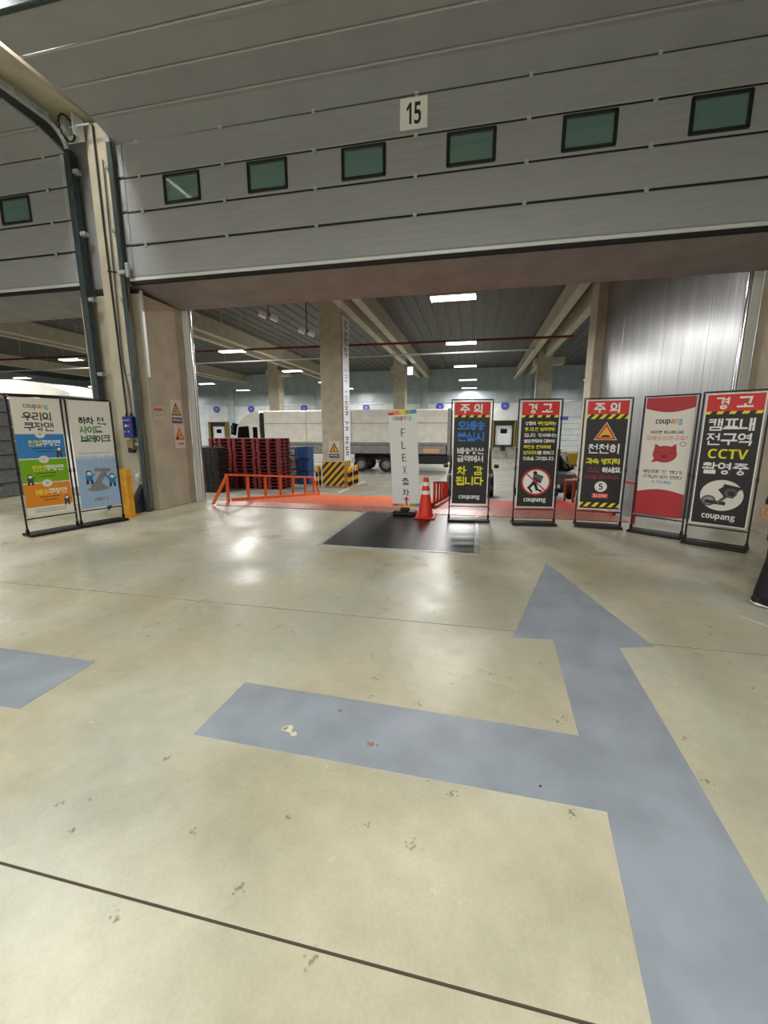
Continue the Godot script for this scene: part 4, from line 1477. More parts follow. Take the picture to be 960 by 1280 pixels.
func build_paint() -> void:
	var v := func(list: Array) -> PackedVector2Array:
		var r := PackedVector2Array()
		for i in range(0, list.size(), 2):
			r.append(Vector2(list[i], -list[i + 1]))
		return r
	var lay := Transform3D(Basis(Vector3(1, 0, 0), Vector3(0, 0, -1), Vector3(0, 1, 0)), Vector3(0, 0.0002, 0))
	var s := ms()
	prism(s, v.call([0.80, -4.72, 1.22, -2.92, 0.985, -2.86, 0.955, -1.9, 0.925, -1.2, 0.915, 0.6, 0.42, 0.6, 0.475, -0.9, 0.54, -1.5, -1.265, -1.53, -1.25, -1.97, 0.53, -1.915, 0.575, -2.885, 0.30, -2.85]), 0.0016, lay)
	var a := put("floor_arrow", s, M.paint)
	tag(a, "blue-grey painted arrow with a side branch, pointing to the ramp", "floor marking")
	s = ms()
	prism(s, v.call([-4.6, -1.99, -2.285, -1.97, -2.275, -1.50, -4.6, -1.52]), 0.0016, lay)
	tag(put("floor_arrow", s, M.paint), "end of a blue-grey painted stripe at the left edge", "floor marking")
	# chips and scuffs in the paint
	var rng := RandomNumberGenerator.new()
	rng.seed = 7
	var up := lay.translated(Vector3(0, 0.0016, 0))
	for c in [[-0.84, -1.66, 0.032, Color(0.86, 0.84, 0.70), 3], [-0.64, -1.85, 0.012, Color(0.60, 0.48, 0.45), 4], [-0.42, -1.65, 0.014, Color(0.60, 0.46, 0.42), 5], [0.31, -1.57, 0.008, Color(0.10, 0.10, 0.11), 1]]:
		s = ms()
		for j in c[4]:
			var o := Vector2(c[0] + rng.randfn() * c[2], -c[1] + rng.randfn() * c[2] * 0.6) if j else Vector2(c[0], -c[1])
			var p := PackedVector2Array()
			for q in 9:
				p.append(o + Vector2.from_angle(TAU * q / 9) * c[2] * rng.randf_range(0.4, 1.1) * (1.0 if j == 0 else 0.6))
			prism(s, p, 0.0006, up)
		put("paint_chip", s, mat(c[3], 0.6), a)
	s = ms()
	for k in 9:
		var z := -3.62 + k * 0.045
		var x := 2.05 + k * 0.028
		prism(s, PackedVector2Array([Vector2(x, -z), Vector2(x + 0.05, -z - 0.03), Vector2(x + 0.06 + 0.01 * (k % 2), -z - 0.055), Vector2(x + 0.012, -z - 0.03)]), 0.001, lay)
	tag(put("paint_scrape", s, M.vinyl), "white scraped mark on the floor at the right edge", "floor marking")
	s = ms()
	for k in 7:
		bx(s, Vector3(-5.58, LOW + 0.002, -13.6 - k * 1.15), Vector3(0.1, 0.004, 1.0))
	tag(put("parking_line", s, M.vinyl), "worn white line on the yard floor beside the striped column", "floor marking")

func build_banners() -> void:
	banner_stand(print_crew(), "banner stand in blue, green and orange bands with small figures, leftmost", Vector3(-5.90, 0, -4.74), 1.29)
	banner_stand(print_brake(), "banner stand with a grey brake lever and two blue figures, beside the pillar", Vector3(-5.70, 0, -5.38), 1.27)
	banner_stand(print_caution(), "black banner stand with blue, white and yellow lettering, beside the traffic cone", Vector3(-0.085, 0.009, -6.76), 0.10)
	banner_stand(print_theft(), "black banner stand with a crossed-out figure carrying a parcel", Vector3(0.905, 0, -6.74), 0.10)
	banner_stand(print_slow(), "black banner stand with a speed bump triangle and SLOW sign", Vector3(1.83, 0, -6.76), -0.10, 0.0)
	banner_stand(print_delivery(), "white and red banner stand with a red pig head", Vector3(2.50, 0, -6.42), -0.62)
	banner_stand(print_camera(), "black banner stand with CCTV lettering and a camera in a circle", Vector3(2.97, 0, -5.88), -0.62)
	# leaning roll-up sign in front of the ramp
	var t := thing("exit_sign", "leaning white sign with FLEX lettering and a pink arrow", "sign", Vector3(-1.17, 0.009, -7.06))
	var s := ms()
	bx(s, Vector3(0, 0.035, 0.0), Vector3(0.40, 0.07, 0.28), 0.02)
	bx(s, Vector3(0, 0.09, -0.02), Vector3(0.16, 0.06, 0.12), 0.02)
	put("base", s, M.black_plastic, t)
	s = ms()
	tube(s, Vector3(0.0, 0.08, -0.03), Vector3(-0.07, 1.76, -0.03), 0.014, 8)
	bar(s, Vector3(-0.30, 1.73, -0.02), Vector3(0.17, 1.76, -0.02), 0.014, 0.014)
	bar(s, Vector3(-0.20, 0.14, -0.02), Vector3(0.26, 0.17, -0.02), 0.014, 0.014)
	put("pole", s, M.galv, t)
	sheet(0.49, 1.62, print_mat(print_exit()), "panel", t, Vector3(-0.015, 0.95, 0.0), Basis(Vector3(0, 0, 1), 0.058) * Basis(Vector3(0, 1, 0), -0.12), 0.004)
	# traffic cone
	t = thing("traffic_cone", "orange traffic cone with two white bands on the black dock plate", "traffic cone", Vector3(-0.79, 0.009, -6.86))
	s = ms()
	bx(s, Vector3(0, 0.014, 0), Vector3(0.34, 0.028, 0.34), 0.012)
	put("base", s, M.cone, t)
	s = ms()
	lathe(s, [Vector2(0.145, 0.028), Vector2(0.125, 0.05), Vector2(0.040, 0.66), Vector2(0.034, 0.68), Vector2(0.0, 0.68)], 28)
	put("body", s, M.cone, t)
	for y in [0.40, 0.54]:
		s = ms()
		var r0: float = 0.125 - (y - 0.05) * 0.1393 + 0.0025
		lathe(s, [Vector2(r0, y), Vector2(r0 - 0.0085, y + 0.06)], 28)
		put("reflective_band", s, M.band, t)

func build_door_area() -> void:
	sectional_door("door_1", "grey sectional door numbered 15, raised over the open doorway", -5.70, 3.80, [-4.59, -3.16, -1.70, -0.23, 1.22, 2.65], true)
	sectional_door("door_2", "grey sectional door raised over the left bay", -16.15, -6.66, [-15.06, -13.61, -12.16, -10.71, -9.26, -7.81], false)
	door_track("galvanised door track right of the beige pillar, bending in overhead", -5.765, 1.0, 0.03)
	door_track("galvanised door track left of the beige pillar, bending in overhead", -6.48, -1.0, -0.2)
	door_track("galvanised door track at the right end of the numbered door", 3.89, -1.0)
	door_track("galvanised door track at the far end of the left bay", -16.24, 1.0)

func build_yard() -> void:
	# ---- striped foot, guards, caution plate and notice strip of the near column
	var im := canvas(Color(0.8, 0.6, 0.1), 256, 256)
	for k in range(-4, 6):
		poly(im, [Vector2(k * 78 + 128, 0), Vector2(k * 78 + 166, 0), Vector2(k * 78 - 90, 256), Vector2(k * 78 - 128, 256)], Color(0.13, 0.07, 0.07))
	# polygons outside the image are cut off by fill_rect
	var hz := print_mat(im, 0.5)
	var t := thing("column_guard", "yellow and black striped guard round the foot of the near column", "column guard", Vector3(-6.35, LOW, -18.75))
	for k in 4:
		var b := Basis(Vector3(0, 1, 0), PI / 2 * k)
		sheet(1.04, 1.10, hz, "striped_panel", t, b * Vector3(0, 0.62, 0.515), b, 0.02)
	for p in [[-0.75, 0.45], [0.78, 0.45], [0.78, -0.5]]:
		var s := ms()
		var pts := [Vector3(p[0], 0, p[1] - 0.2), Vector3(p[0], 0.75, p[1] - 0.2), Vector3(p[0], 0.92, p[1] - 0.1), Vector3(p[0], 0.92, p[1] + 0.1), Vector3(p[0], 0.75, p[1] + 0.2), Vector3(p[0], 0, p[1] + 0.2)]
		path_tube(s, pts, 0.06, 8)
		var g := put("hoop", s, M.yellow, t)
		for q in [[0, 0.1, 0.3], [0, 0.5, 0.7], [5, 0.1, 0.3], [5, 0.5, 0.7]]:
			var e: Vector3 = pts[q[0]]
			s = ms()
			tube(s, Vector3(e.x, q[1], e.z), Vector3(e.x, q[2], e.z), 0.063, 8)
			put("black_band", s, M.black, g)
	t = thing("warning_sign", "small warning sign on the near column above its striped foot", "sign", Vector3(-6.28, 0.62, -18.24))
	sheet(0.52, 0.78, print_mat(print_warning("추락주의", false), 0.4), "plate", t, Vector3.ZERO, Basis(), 0.01)
	im = canvas(Color(0.86, 0.86, 0.88), 96, 768)
	var rng := RandomNumberGenerator.new()
	rng.seed = 21
	for q in 26:  # lettering too small to read, set sideways
		if q in [7, 8, 12, 18, 21]:
			continue
		var y := 20.0 + q * 28
		var ink := Color(0.20, 0.21, 0.25) if q < 7 or q > 14 else Color(0.42, 0.58, 0.76)
		stroke(im, Vector2(24, y), Vector2(72, y), 6, ink)
		stroke(im, Vector2(24 if rng.randf() < 0.5 else 72, y), Vector2(48, y + 12), 6, ink)
		if rng.randf() < 0.7:
			stroke(im, Vector2(30, y + 14), Vector2(66, y + 14), 6, ink)
	t = thing("notice_strip", "tall white notice strip down the side of the near column", "sign", Vector3(-5.815, 3.2, -18.72))
	sheet(0.92, 6.2, print_mat(im, 0.35), "sheet", t, Vector3.ZERO, Basis(Vector3(0, 0, -1), Vector3(0, 1, 0), Vector3(1, 0, 0)), 0.006)
	# ---- numbers, dock shelters and dock doors on the far wall
	var nums := ["33", "34", "35", "36", "37", "38"]
	var nx := [2.45, -3.6, -10.98, -17.64, -23.66, -27.79]
	var words := ["above the dock shelter seen between the banners", "above the rear end of the truck", "above the middle of the truck box", "above the front of the truck box", "above the truck cab", "above the dock shelter at the left jamb"]
	for i in 6:
		im = canvas(Color(0.24, 0.31, 0.66), 96, 96)
		latin(im, nums[i], Rect2(20, 26, 56, 44), Color(0.68, 0.70, 0.86))
		t = thing("number_sign", "round blue number sign " + words[i], "sign", Vector3(nx[i], 3.80, -41.97), 0.0, "blue number signs on the far wall")
		var s := ms()
		tube(s, Vector3(0, 0, -0.02), Vector3(0, 0, 0.03), 0.36, 28)
		put("disc", s, M.sign_blue, t)
		sheet(0.46, 0.46, print_mat(im, 0.4), "number", t, Vector3(0, 0, 0.034), Basis(), 0.006)
	for d in [[2.45, "black and yellow framed dock shelter between the two middle banners"], [-27.6, "black and yellow framed dock shelter beside the left jamb"]]:
		t = thing("dock_shelter", d[1], "dock shelter", Vector3(d[0], 0.05, -41.95))
		var s := ms()
		for sx in [-1.0, 1.0]:
			bx(s, Vector3(sx * 0.95, 1.15, 0.15), Vector3(0.34, 2.3, 0.30), 0.04)
		bx(s, Vector3(0, 2.18, 0.15), Vector3(2.24, 0.36, 0.30), 0.04)
		bx(s, Vector3(0, 0.06, 0.10), Vector3(2.24, 0.16, 0.2), 0.03)
		put("cushion", s, M.rubber, t)
		s = ms()
		for sx in [-1.0, 1.0]:
			bx(s, Vector3(sx * 0.98, 1.15, 0.305), Vector3(0.12, 2.3, 0.02), 0.004)
			bx(s, Vector3(sx * 1.14, 1.2, 0.16), Vector3(0.04, 2.45, 0.28), 0.004)
		bx(s, Vector3(0, 2.39, 0.16), Vector3(2.32, 0.05, 0.30), 0.004)
		put("yellow_stripe", s, mat(Color(0.55, 0.45, 0.12), 0.6), t)
		s = ms()
		bx(s, Vector3(0, 1.0, 0.06), Vector3(1.5, 1.9, 0.06), 0.01)
		var dd := put("dock_door", s, M.wall_white, t)
		s = ms()
		bx(s, Vector3(0, 1.42, 0.10), Vector3(0.6, 0.42, 0.02), 0.006)
		put("window", s, M.car_glass, dd)
		s = ms()
		bx(s, Vector3(0, -0.22, 0.12), Vector3(0.42, 0.36, 0.22), 0.04)
		put("bumper", s, M.rubber, t)
	t = thing("dock_door", "tall white dock door at the right, between two banner stands", "dock door", Vector3(8.2, -0.45, -41.95))
	for k in 6:
		var s := ms()
		bx(s, Vector3(0, 0.28 + k * 0.52, 0.06), Vector3(2.6, 0.50, 0.08), 0.012)
		put("section", s, M.wall_white, t)
	var s := ms()
	for sx in [-1.0, 1.0]:
		bx(s, Vector3(sx * 1.36, 1.6, 0.08), Vector3(0.1, 3.2, 0.14), 0.01)
	bx(s, Vector3(0, 3.2, 0.08), Vector3(2.8, 0.14, 0.14), 0.01)
	put("frame", s, M.galv, t)
	s = ms()
	bx(s, Vector3(-0.55, 3.08, 0.16), Vector3(0.8, 0.30, 0.03), 0.006)
	put("blue_label", s, M.sign_blue, t)
	t = thing("wheel_guide", "yellow steel wheel guide at the foot of the white dock door", "wheel guide", Vector3(7.0, LOW, -34.0))
	s = ms()
	bx(s, Vector3(0, 0.5, 0), Vector3(0.7, 1.0, 0.5), 0.08)
	put("body", s, mat(Color(0.62, 0.47, 0.07), 0.5), t)
	s = ms()
	bx(s, Vector3(0, 0.03, 0), Vector3(1.0, 0.06, 0.8), 0.01)
	put("foot", s, M.black, t)
	s = ms()
	bx(s, Vector3(5.0, LOW + 0.55, -35.5), Vector3(2.8, 1.1, 1.0), 0.05)
	bx(s, Vector3(5.0, LOW + 1.13, -35.5), Vector3(2.9, 0.06, 1.1), 0.02)
	tag(put("dock_step", s, M.rubber), "dark block below the white dock door, behind the black car", "dock step")
	# ---- red pallets in three stacks
	var pal := ms()
	for i in 7:
		bx(pal, Vector3(0, 0.135, -0.47 + i * 0.157), Vector3(1.1, 0.022, 0.125), 0.004)
	for i in 3:
		for j in 3:
			bx(pal, Vector3(-0.47 + i * 0.47, 0.075, -0.47 + j * 0.47), Vector3(0.15, 0.10, 0.15))
		bx(pal, Vector3(-0.47 + i * 0.47, 0.012, 0), Vector3(0.15, 0.024, 1.1))
		bx(pal, Vector3(-0.47 + i * 0.47, 0.125, 0), Vector3(0.10, 0.02, 1.1))
	var mesh := pal.commit()
	mesh.surface_set_material(0, M.pallet)
	var ord := ["topmost", "second", "third", "fourth", "fifth", "sixth", "seventh", "eighth", "ninth", "tenth", "eleventh", "twelfth", "thirteenth", "fourteenth", "lowest"]
	var sts := [[-11.2, "left"], [-10.05, "middle"], [-8.88, "right"]]
	for k in 3:
		for i in 15:
			var o := MeshInstance3D.new()
			o.mesh = mesh
			o.name = numbered("pallet")
			ROOT.add_child(o, true)
			o.position = Vector3(sts[k][0] + rng.randfn() * 0.008, LOW + (14 - i) * 0.149, -17.5 + rng.randfn() * 0.01)
			o.rotation.y = 0.03 * rng.randfn() * 0.5
			tag(o, "red plastic pallet, %s of the %s stack behind the orange railing" % [ord[i], sts[k][1]], "pallet", "red pallets")
	# ---- black crates before the pallets, wrapped crates and blue bin beside them
	var cr := func(called: String, label: String, at: Vector3, size: Vector3, m: Material, group: String) -> void:
		var c := thing(called, label, "crate", at, 0.0, group)
		var q := ms()
		bx(q, Vector3(0, size.y * 0.45, 0), Vector3(size.x * 0.95, size.y * 0.9, size.z * 0.95), 0.015)
		put("body", q, m, c)
		q = ms()
		for sz in [-1.0, 1.0]:
			bx(q, Vector3(0, size.y * 0.92, sz * (size.z / 2 - 0.02)), Vector3(size.x, size.y * 0.13, 0.04), 0.008)
			for i in 4:
				bx(q, Vector3(size.x * (-0.36 + i * 0.24), size.y * 0.42, sz * (size.z * 0.475 + 0.012)), Vector3(0.03, size.y * 0.8, 0.024), 0.004)
		for sx in [-1.0, 1.0]:
			bx(q, Vector3(sx * (size.x / 2 - 0.02), size.y * 0.92, 0), Vector3(0.04, size.y * 0.13, size.z), 0.008)
		put("rim", q, m, c)
	var pos6 := ["lowest", "second from the floor", "third from the floor", "fourth from the floor", "second from the top", "topmost"]
	for i in 6:
		cr.call("crate", "black plastic crate in the stack before the red pallets, " + pos6[i], Vector3(-10.88 + rng.randfn() * 0.02, LOW + i * 0.315, -15.9), Vector3(0.95, 0.31, 0.7), M.black_plastic, "black crates before the red pallets")
	for i in 5:
		cr.call("crate", "grey crate in the film-wrapped stack right of the red pallets, " + ["lowest", "second from the floor", "in the middle", "second from the top", "topmost"][i], Vector3(-8.9, LOW + i * 0.36, -19.6), Vector3(0.82, 0.355, 0.8), M.grey_crate, "grey crates right of the red pallets")
	for i in 3:
		cr.call("crate", "blue crate in the stack beside the striped column, " + ["lowest", "middle", "topmost"][i], Vector3(-8.2, LOW + i * 0.61, -19.5), Vector3(0.56, 0.60, 0.8), M.blue, "blue crates beside the striped column")
	s = ms()
	for i in 5:
		bx(s, Vector3(-8.80 + 0.04 * (i % 2), LOW + 0.22 + i * 0.33, -19.14 + 0.01 * (i % 3)), Vector3(0.30 + 0.08 * (i % 3), 0.26, 0.008), 0.003, Basis(Vector3(0, 0, 1), 0.2 * (i % 3 - 1)))
	tag(put("stretch_film", s, M.film), "torn shiny stretch film on the grey crate stack", "film")
	# ---- left bay: tall grey crates and a truck with a rounded roof fairing
	for i in 7:
		cr.call("crate", "grey crate in the tall stack behind the leftmost banner, " + ["lowest", "second from the floor", "third from the floor", "in the middle", "third from the top", "second from the top", "topmost"][i], Vector3(-10.35, 0.0 + i * 0.305, -8.3 + 0.95), Vector3(0.62, 0.30, 0.6), M.grey_crate, "grey crates in the left bay")
	for i in 3:
		cr.call("crate", "dark blue bin at the left edge behind the leftmost banner, " + ["lowest", "middle", "topmost"][i], Vector3(-11.4, i * 0.66, -7.3), Vector3(0.9, 0.65, 0.65), mat(Color(0.05, 0.13, 0.22), 0.5), "dark blue bins in the left bay")
	build_trucks()
	# ---- small ceiling fittings
	for f in [[-6.55, 4.98, -13.0, "left"], [-6.1, 4.92, -15.0, "right"]]:
		t = thing("flood_lamp", "small unlit twin-head flood lamp under the yard ceiling, %s one of two" % f[3], "flood lamp", Vector3(f[0], f[1], f[2]), 0.5)
		for sx in [-1.0, 1.0]:
			s = ms()
			bx(s, Vector3(sx * 0.17, -0.04 * sx, 0), Vector3(0.24, 0.15, 0.22), 0.02, Basis(Vector3(0, 0, 1), -0.4))
			put("head", s, M.alu, t)
		s = ms()
		tube(s, Vector3(0, 0.05, 0), Vector3(0, 7.285 - f[1], 0), 0.018, 6)
		bx(s, Vector3(0, 0.03, 0), Vector3(0.3, 0.04, 0.05), 0.005)
		put("bracket", s, M.black, t)
	t = thing("lit_sign", "small lit blue-white sign hanging by the distant column", "sign", Vector3(-5.15, 5.95, -33.0))
	s = ms()
	bx(s, Vector3(0, 0, 0), Vector3(0.46, 0.62, 0.12), 0.02)
	put("case", s, M.housing, t)
	s = ms()
	bx(s, Vector3(0, 0, 0.065), Vector3(0.40, 0.56, 0.02), 0.004)
	put("lit_face", s, glow(Color(0.80, 0.92, 1.0), 2.2), t)
	s = ms()
	tube(s, Vector3(0, 0.3, 0), Vector3(0, 1.3, 0), 0.015, 6)
	put("hanger", s, M.galv, t)
	var l := AreaLight3D.new()
	l.name = "sign_light"
	l.area_size = Vector2(0.4, 0.56)
	l.light_energy = 0.6
	l.light_color = Color(0.80, 0.92, 1.0)
	l.shadow_enabled = true
	l.position.z = 0.09
	l.rotation.y = PI
	t.add_child(l, true)

func wheel(r: float, w: float, called: String, parent: Node3D, at: Vector3) -> void:
	# axle along the parent's z
	var b := Basis(Vector3(1, 0, 0), PI / 2)
	var s := ms()
	lathe(s, [Vector2(r * 0.58, -w / 2), Vector2(r * 0.94, -w / 2), Vector2(r, -w * 0.3), Vector2(r, w * 0.3), Vector2(r * 0.94, w / 2), Vector2(r * 0.58, w / 2)], 28, at, b)
	var o := put(called, s, M.rubber, parent)
	s = ms()
	lathe(s, [Vector2(0.0, -w * 0.30), Vector2(r * 0.25, -w * 0.34), Vector2(r * 0.30, -w * 0.15), Vector2(r * 0.52, -w * 0.12), Vector2(r * 0.6, -w * 0.45)], 20, at, b)
	lathe(s, [Vector2(r * 0.6, w * 0.45), Vector2(r * 0.52, w * 0.12), Vector2(r * 0.30, w * 0.15), Vector2(r * 0.25, w * 0.34), Vector2(0.0, w * 0.30)], 20, at, b)
	put("rim", s, M.truck_grey, o)

func build_trucks() -> void:
	# wing-body truck standing across the yard, cab to the left; local x along the truck, z towards the dock
	var t := thing("truck", "long white box truck standing across the yard, cab to the left", "truck", Vector3(-8.8, LOW, -27.2))
	var s := ms()
	span(s, Vector3(-5.0, 1.82, -1.22), Vector3(7.1, 3.86, 1.22), 0.05)
	put("cargo_box", s, M.truck, t)
	s = ms()
	span(s, Vector3(-5.0, 3.02, 1.222), Vector3(7.1, 3.05, 1.235))
	span(s, Vector3(-5.05, 1.70, -1.24), Vector3(7.15, 1.84, 1.24), 0.02)
	put("box_rail", s, M.truck_grey, t)
	for x in [-2.0, 1.05, 4.1]:
		s = ms()
		span(s, Vector3(x - 0.012, 1.84, 1.222), Vector3(x + 0.012, 3.84, 1.232))
		put("panel_seam", s, M.truck_grey, t)
	s = ms()
	span(s, Vector3(7.05, 1.1, -1.25), Vector3(7.22, 3.90, 1.25), 0.03)
	put("rear_frame", s, M.truck_grey, t)
	s = ms()
	span(s, Vector3(-4.9, 1.15, -1.2), Vector3(7.0, 1.70, 1.2), 0.03)
	put("side_board", s, M.truck_grey, t)
	s = ms()
	span(s, Vector3(-2.6, 0.55, 1.12), Vector3(1.2, 1.12, 1.18), 0.03)
	put("side_skirt", s, M.truck, t)
	s = ms()
	span(s, Vector3(-5.4, 0.72, -0.45), Vector3(7.0, 1.15, 0.45), 0.02)
	span(s, Vector3(4.9, 0.55, -1.15), Vector3(7.1, 1.1, 1.15), 0.05)
	put("chassis", s, M.chassis, t)
	s = ms()
	span(s, Vector3(5.6, 1.22, 1.202), Vector3(6.6, 1.5, 1.22), 0.01)
	put("marker_plate", s, mat(Color(0.75, 0.60, 0.45), 0.5), t)
	for x in [-6.1, 1.6, 3.25]:
		wheel(0.48, 0.30, "wheel", t, Vector3(x, 0.48, 1.02))
		wheel(0.48, 0.30, "wheel", t, Vector3(x, 0.48, -1.02))
		s = ms()
		var last := Vector3.ZERO
		for i in 9:
			var a := PI * (0.05 + 0.9 * i / 8)
			var p := Vector3(x - cos(a) * 0.58, 0.50 + sin(a) * 0.58, 1.02)
			if i:
				bar(s, last, p, 0.34, 0.02)
			last = p
		put("mudguard", s, M.chassis, t)
	# cab: side outline with raked windscreen, extruded across and softened
	s = ms()
	var out := PackedVector2Array([Vector2(-7.15, 0.42), Vector2(-7.2, 1.55), Vector2(-7.14, 2.05), Vector2(-6.96, 2.88), Vector2(-6.82, 3.06), Vector2(-5.35, 3.10), Vector2(-5.3, 0.62), Vector2(-5.5, 0.62), Vector2(-5.62, 0.95), Vector2(-6.1, 1.12), Vector2(-6.58, 0.95), Vector2(-6.7, 0.42)])
	prism(s, out, 2.40, Transform3D(Basis(), Vector3(0, 0, -1.2)))
	put("cab", s, M.truck, t)
	s = ms()
	prism(s, PackedVector2Array([Vector2(-7.0, 2.02), Vector2(-6.86, 2.84), Vector2(-6.12, 2.88), Vector2(-6.08, 1.96)]), 0.02, Transform3D(Basis(), Vector3(0, 0, 1.2)))
	put("side_window", s, M.car_glass, t)
	s = ms()
	bar(s, Vector3(-7.15, 2.10, 0), Vector3(-6.97, 2.90, 0), 2.2, 0.03)
	put("windscreen", s, M.car_glass, t)
	s = ms()
	var fair := PackedVector2Array([Vector2(-6.85, 3.08), Vector2(-6.72, 3.3), Vector2(-6.3, 3.62), Vector2(-5.8, 3.82), Vector2(-5.4, 3.88), Vector2(-5.36, 3.08)])
	prism(s, fair, 2.2, Transform3D(Basis(), Vector3(0, 0, -1.1)))
	put("roof_fairing", s, M.truck, t)
	s = ms()
	span(s, Vector3(-5.34, 1.2, -1.1), Vector3(-5.02, 3.75, 1.1), 0.03)
	put("cooling_unit", s, M.chassis, t)
	s = ms()
	bx(s, Vector3(-7.24, 2.7, 1.36), Vector3(0.10, 0.5, 0.22), 0.03)
	tube(s, Vector3(-7.0, 2.98, 1.15), Vector3(-7.24, 2.92, 1.36), 0.02, 6)
	put("mirror", s, M.black_plastic, t)
	s = ms()
	bx(s, Vector3(-5.66, 2.42, 1.21), Vector3(0.34, 0.8, 0.02), 0.006)
	put("rear_window", s, M.car_glass, t)
	# truck in the left bay: only its fairing and box top show above the banners
	t = thing("truck", "white truck with a rounded roof fairing in the left bay", "truck", Vector3(-18.2, LOW, -13.4))
	s = ms()
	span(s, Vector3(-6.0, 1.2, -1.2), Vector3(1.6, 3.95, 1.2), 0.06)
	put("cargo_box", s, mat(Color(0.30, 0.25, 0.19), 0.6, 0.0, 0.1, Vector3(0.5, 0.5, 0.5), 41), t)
	s = ms()
	prism(s, PackedVector2Array([Vector2(-6.05, 3.90), Vector2(-6.05, 4.35), Vector2(0.8, 4.36), Vector2(2.4, 4.30), Vector2(3.6, 4.12), Vector2(4.6, 3.84), Vector2(4.62, 3.72), Vector2(1.5, 3.88)]), 2.5, Transform3D(Basis(), Vector3(0, 0, -1.25)))
	put("roof_fairing", s, M.truck, t)
	s = ms()
	prism(s, PackedVector2Array([Vector2(1.7, 0.5), Vector2(1.7, 3.72), Vector2(3.2, 3.70), Vector2(3.6, 2.2), Vector2(3.7, 0.5)]), 2.3, Transform3D(Basis(), Vector3(0, 0, -1.15)))
	put("cab", s, M.truck, t)
	s = ms()
	prism(s, PackedVector2Array([Vector2(2.3, 2.2), Vector2(2.3, 3.2), Vector2(3.2, 3.2), Vector2(3.48, 2.2)]), 0.02, Transform3D(Basis(), Vector3(0, 0, 1.15)))
	put("side_window", s, M.car_glass, t)
	s = ms()
	span(s, Vector3(-6.0, 0.7, -0.5), Vector3(2.0, 1.2, 0.5), 0.02)
	put("chassis", s, M.chassis, t)
	for x in [-4.0, -2.6, 2.6]:
		wheel(0.48, 0.3, "wheel", t, Vector3(x, 0.48, 0.98))
		wheel(0.48, 0.3, "wheel", t, Vector3(x, 0.48, -0.98))

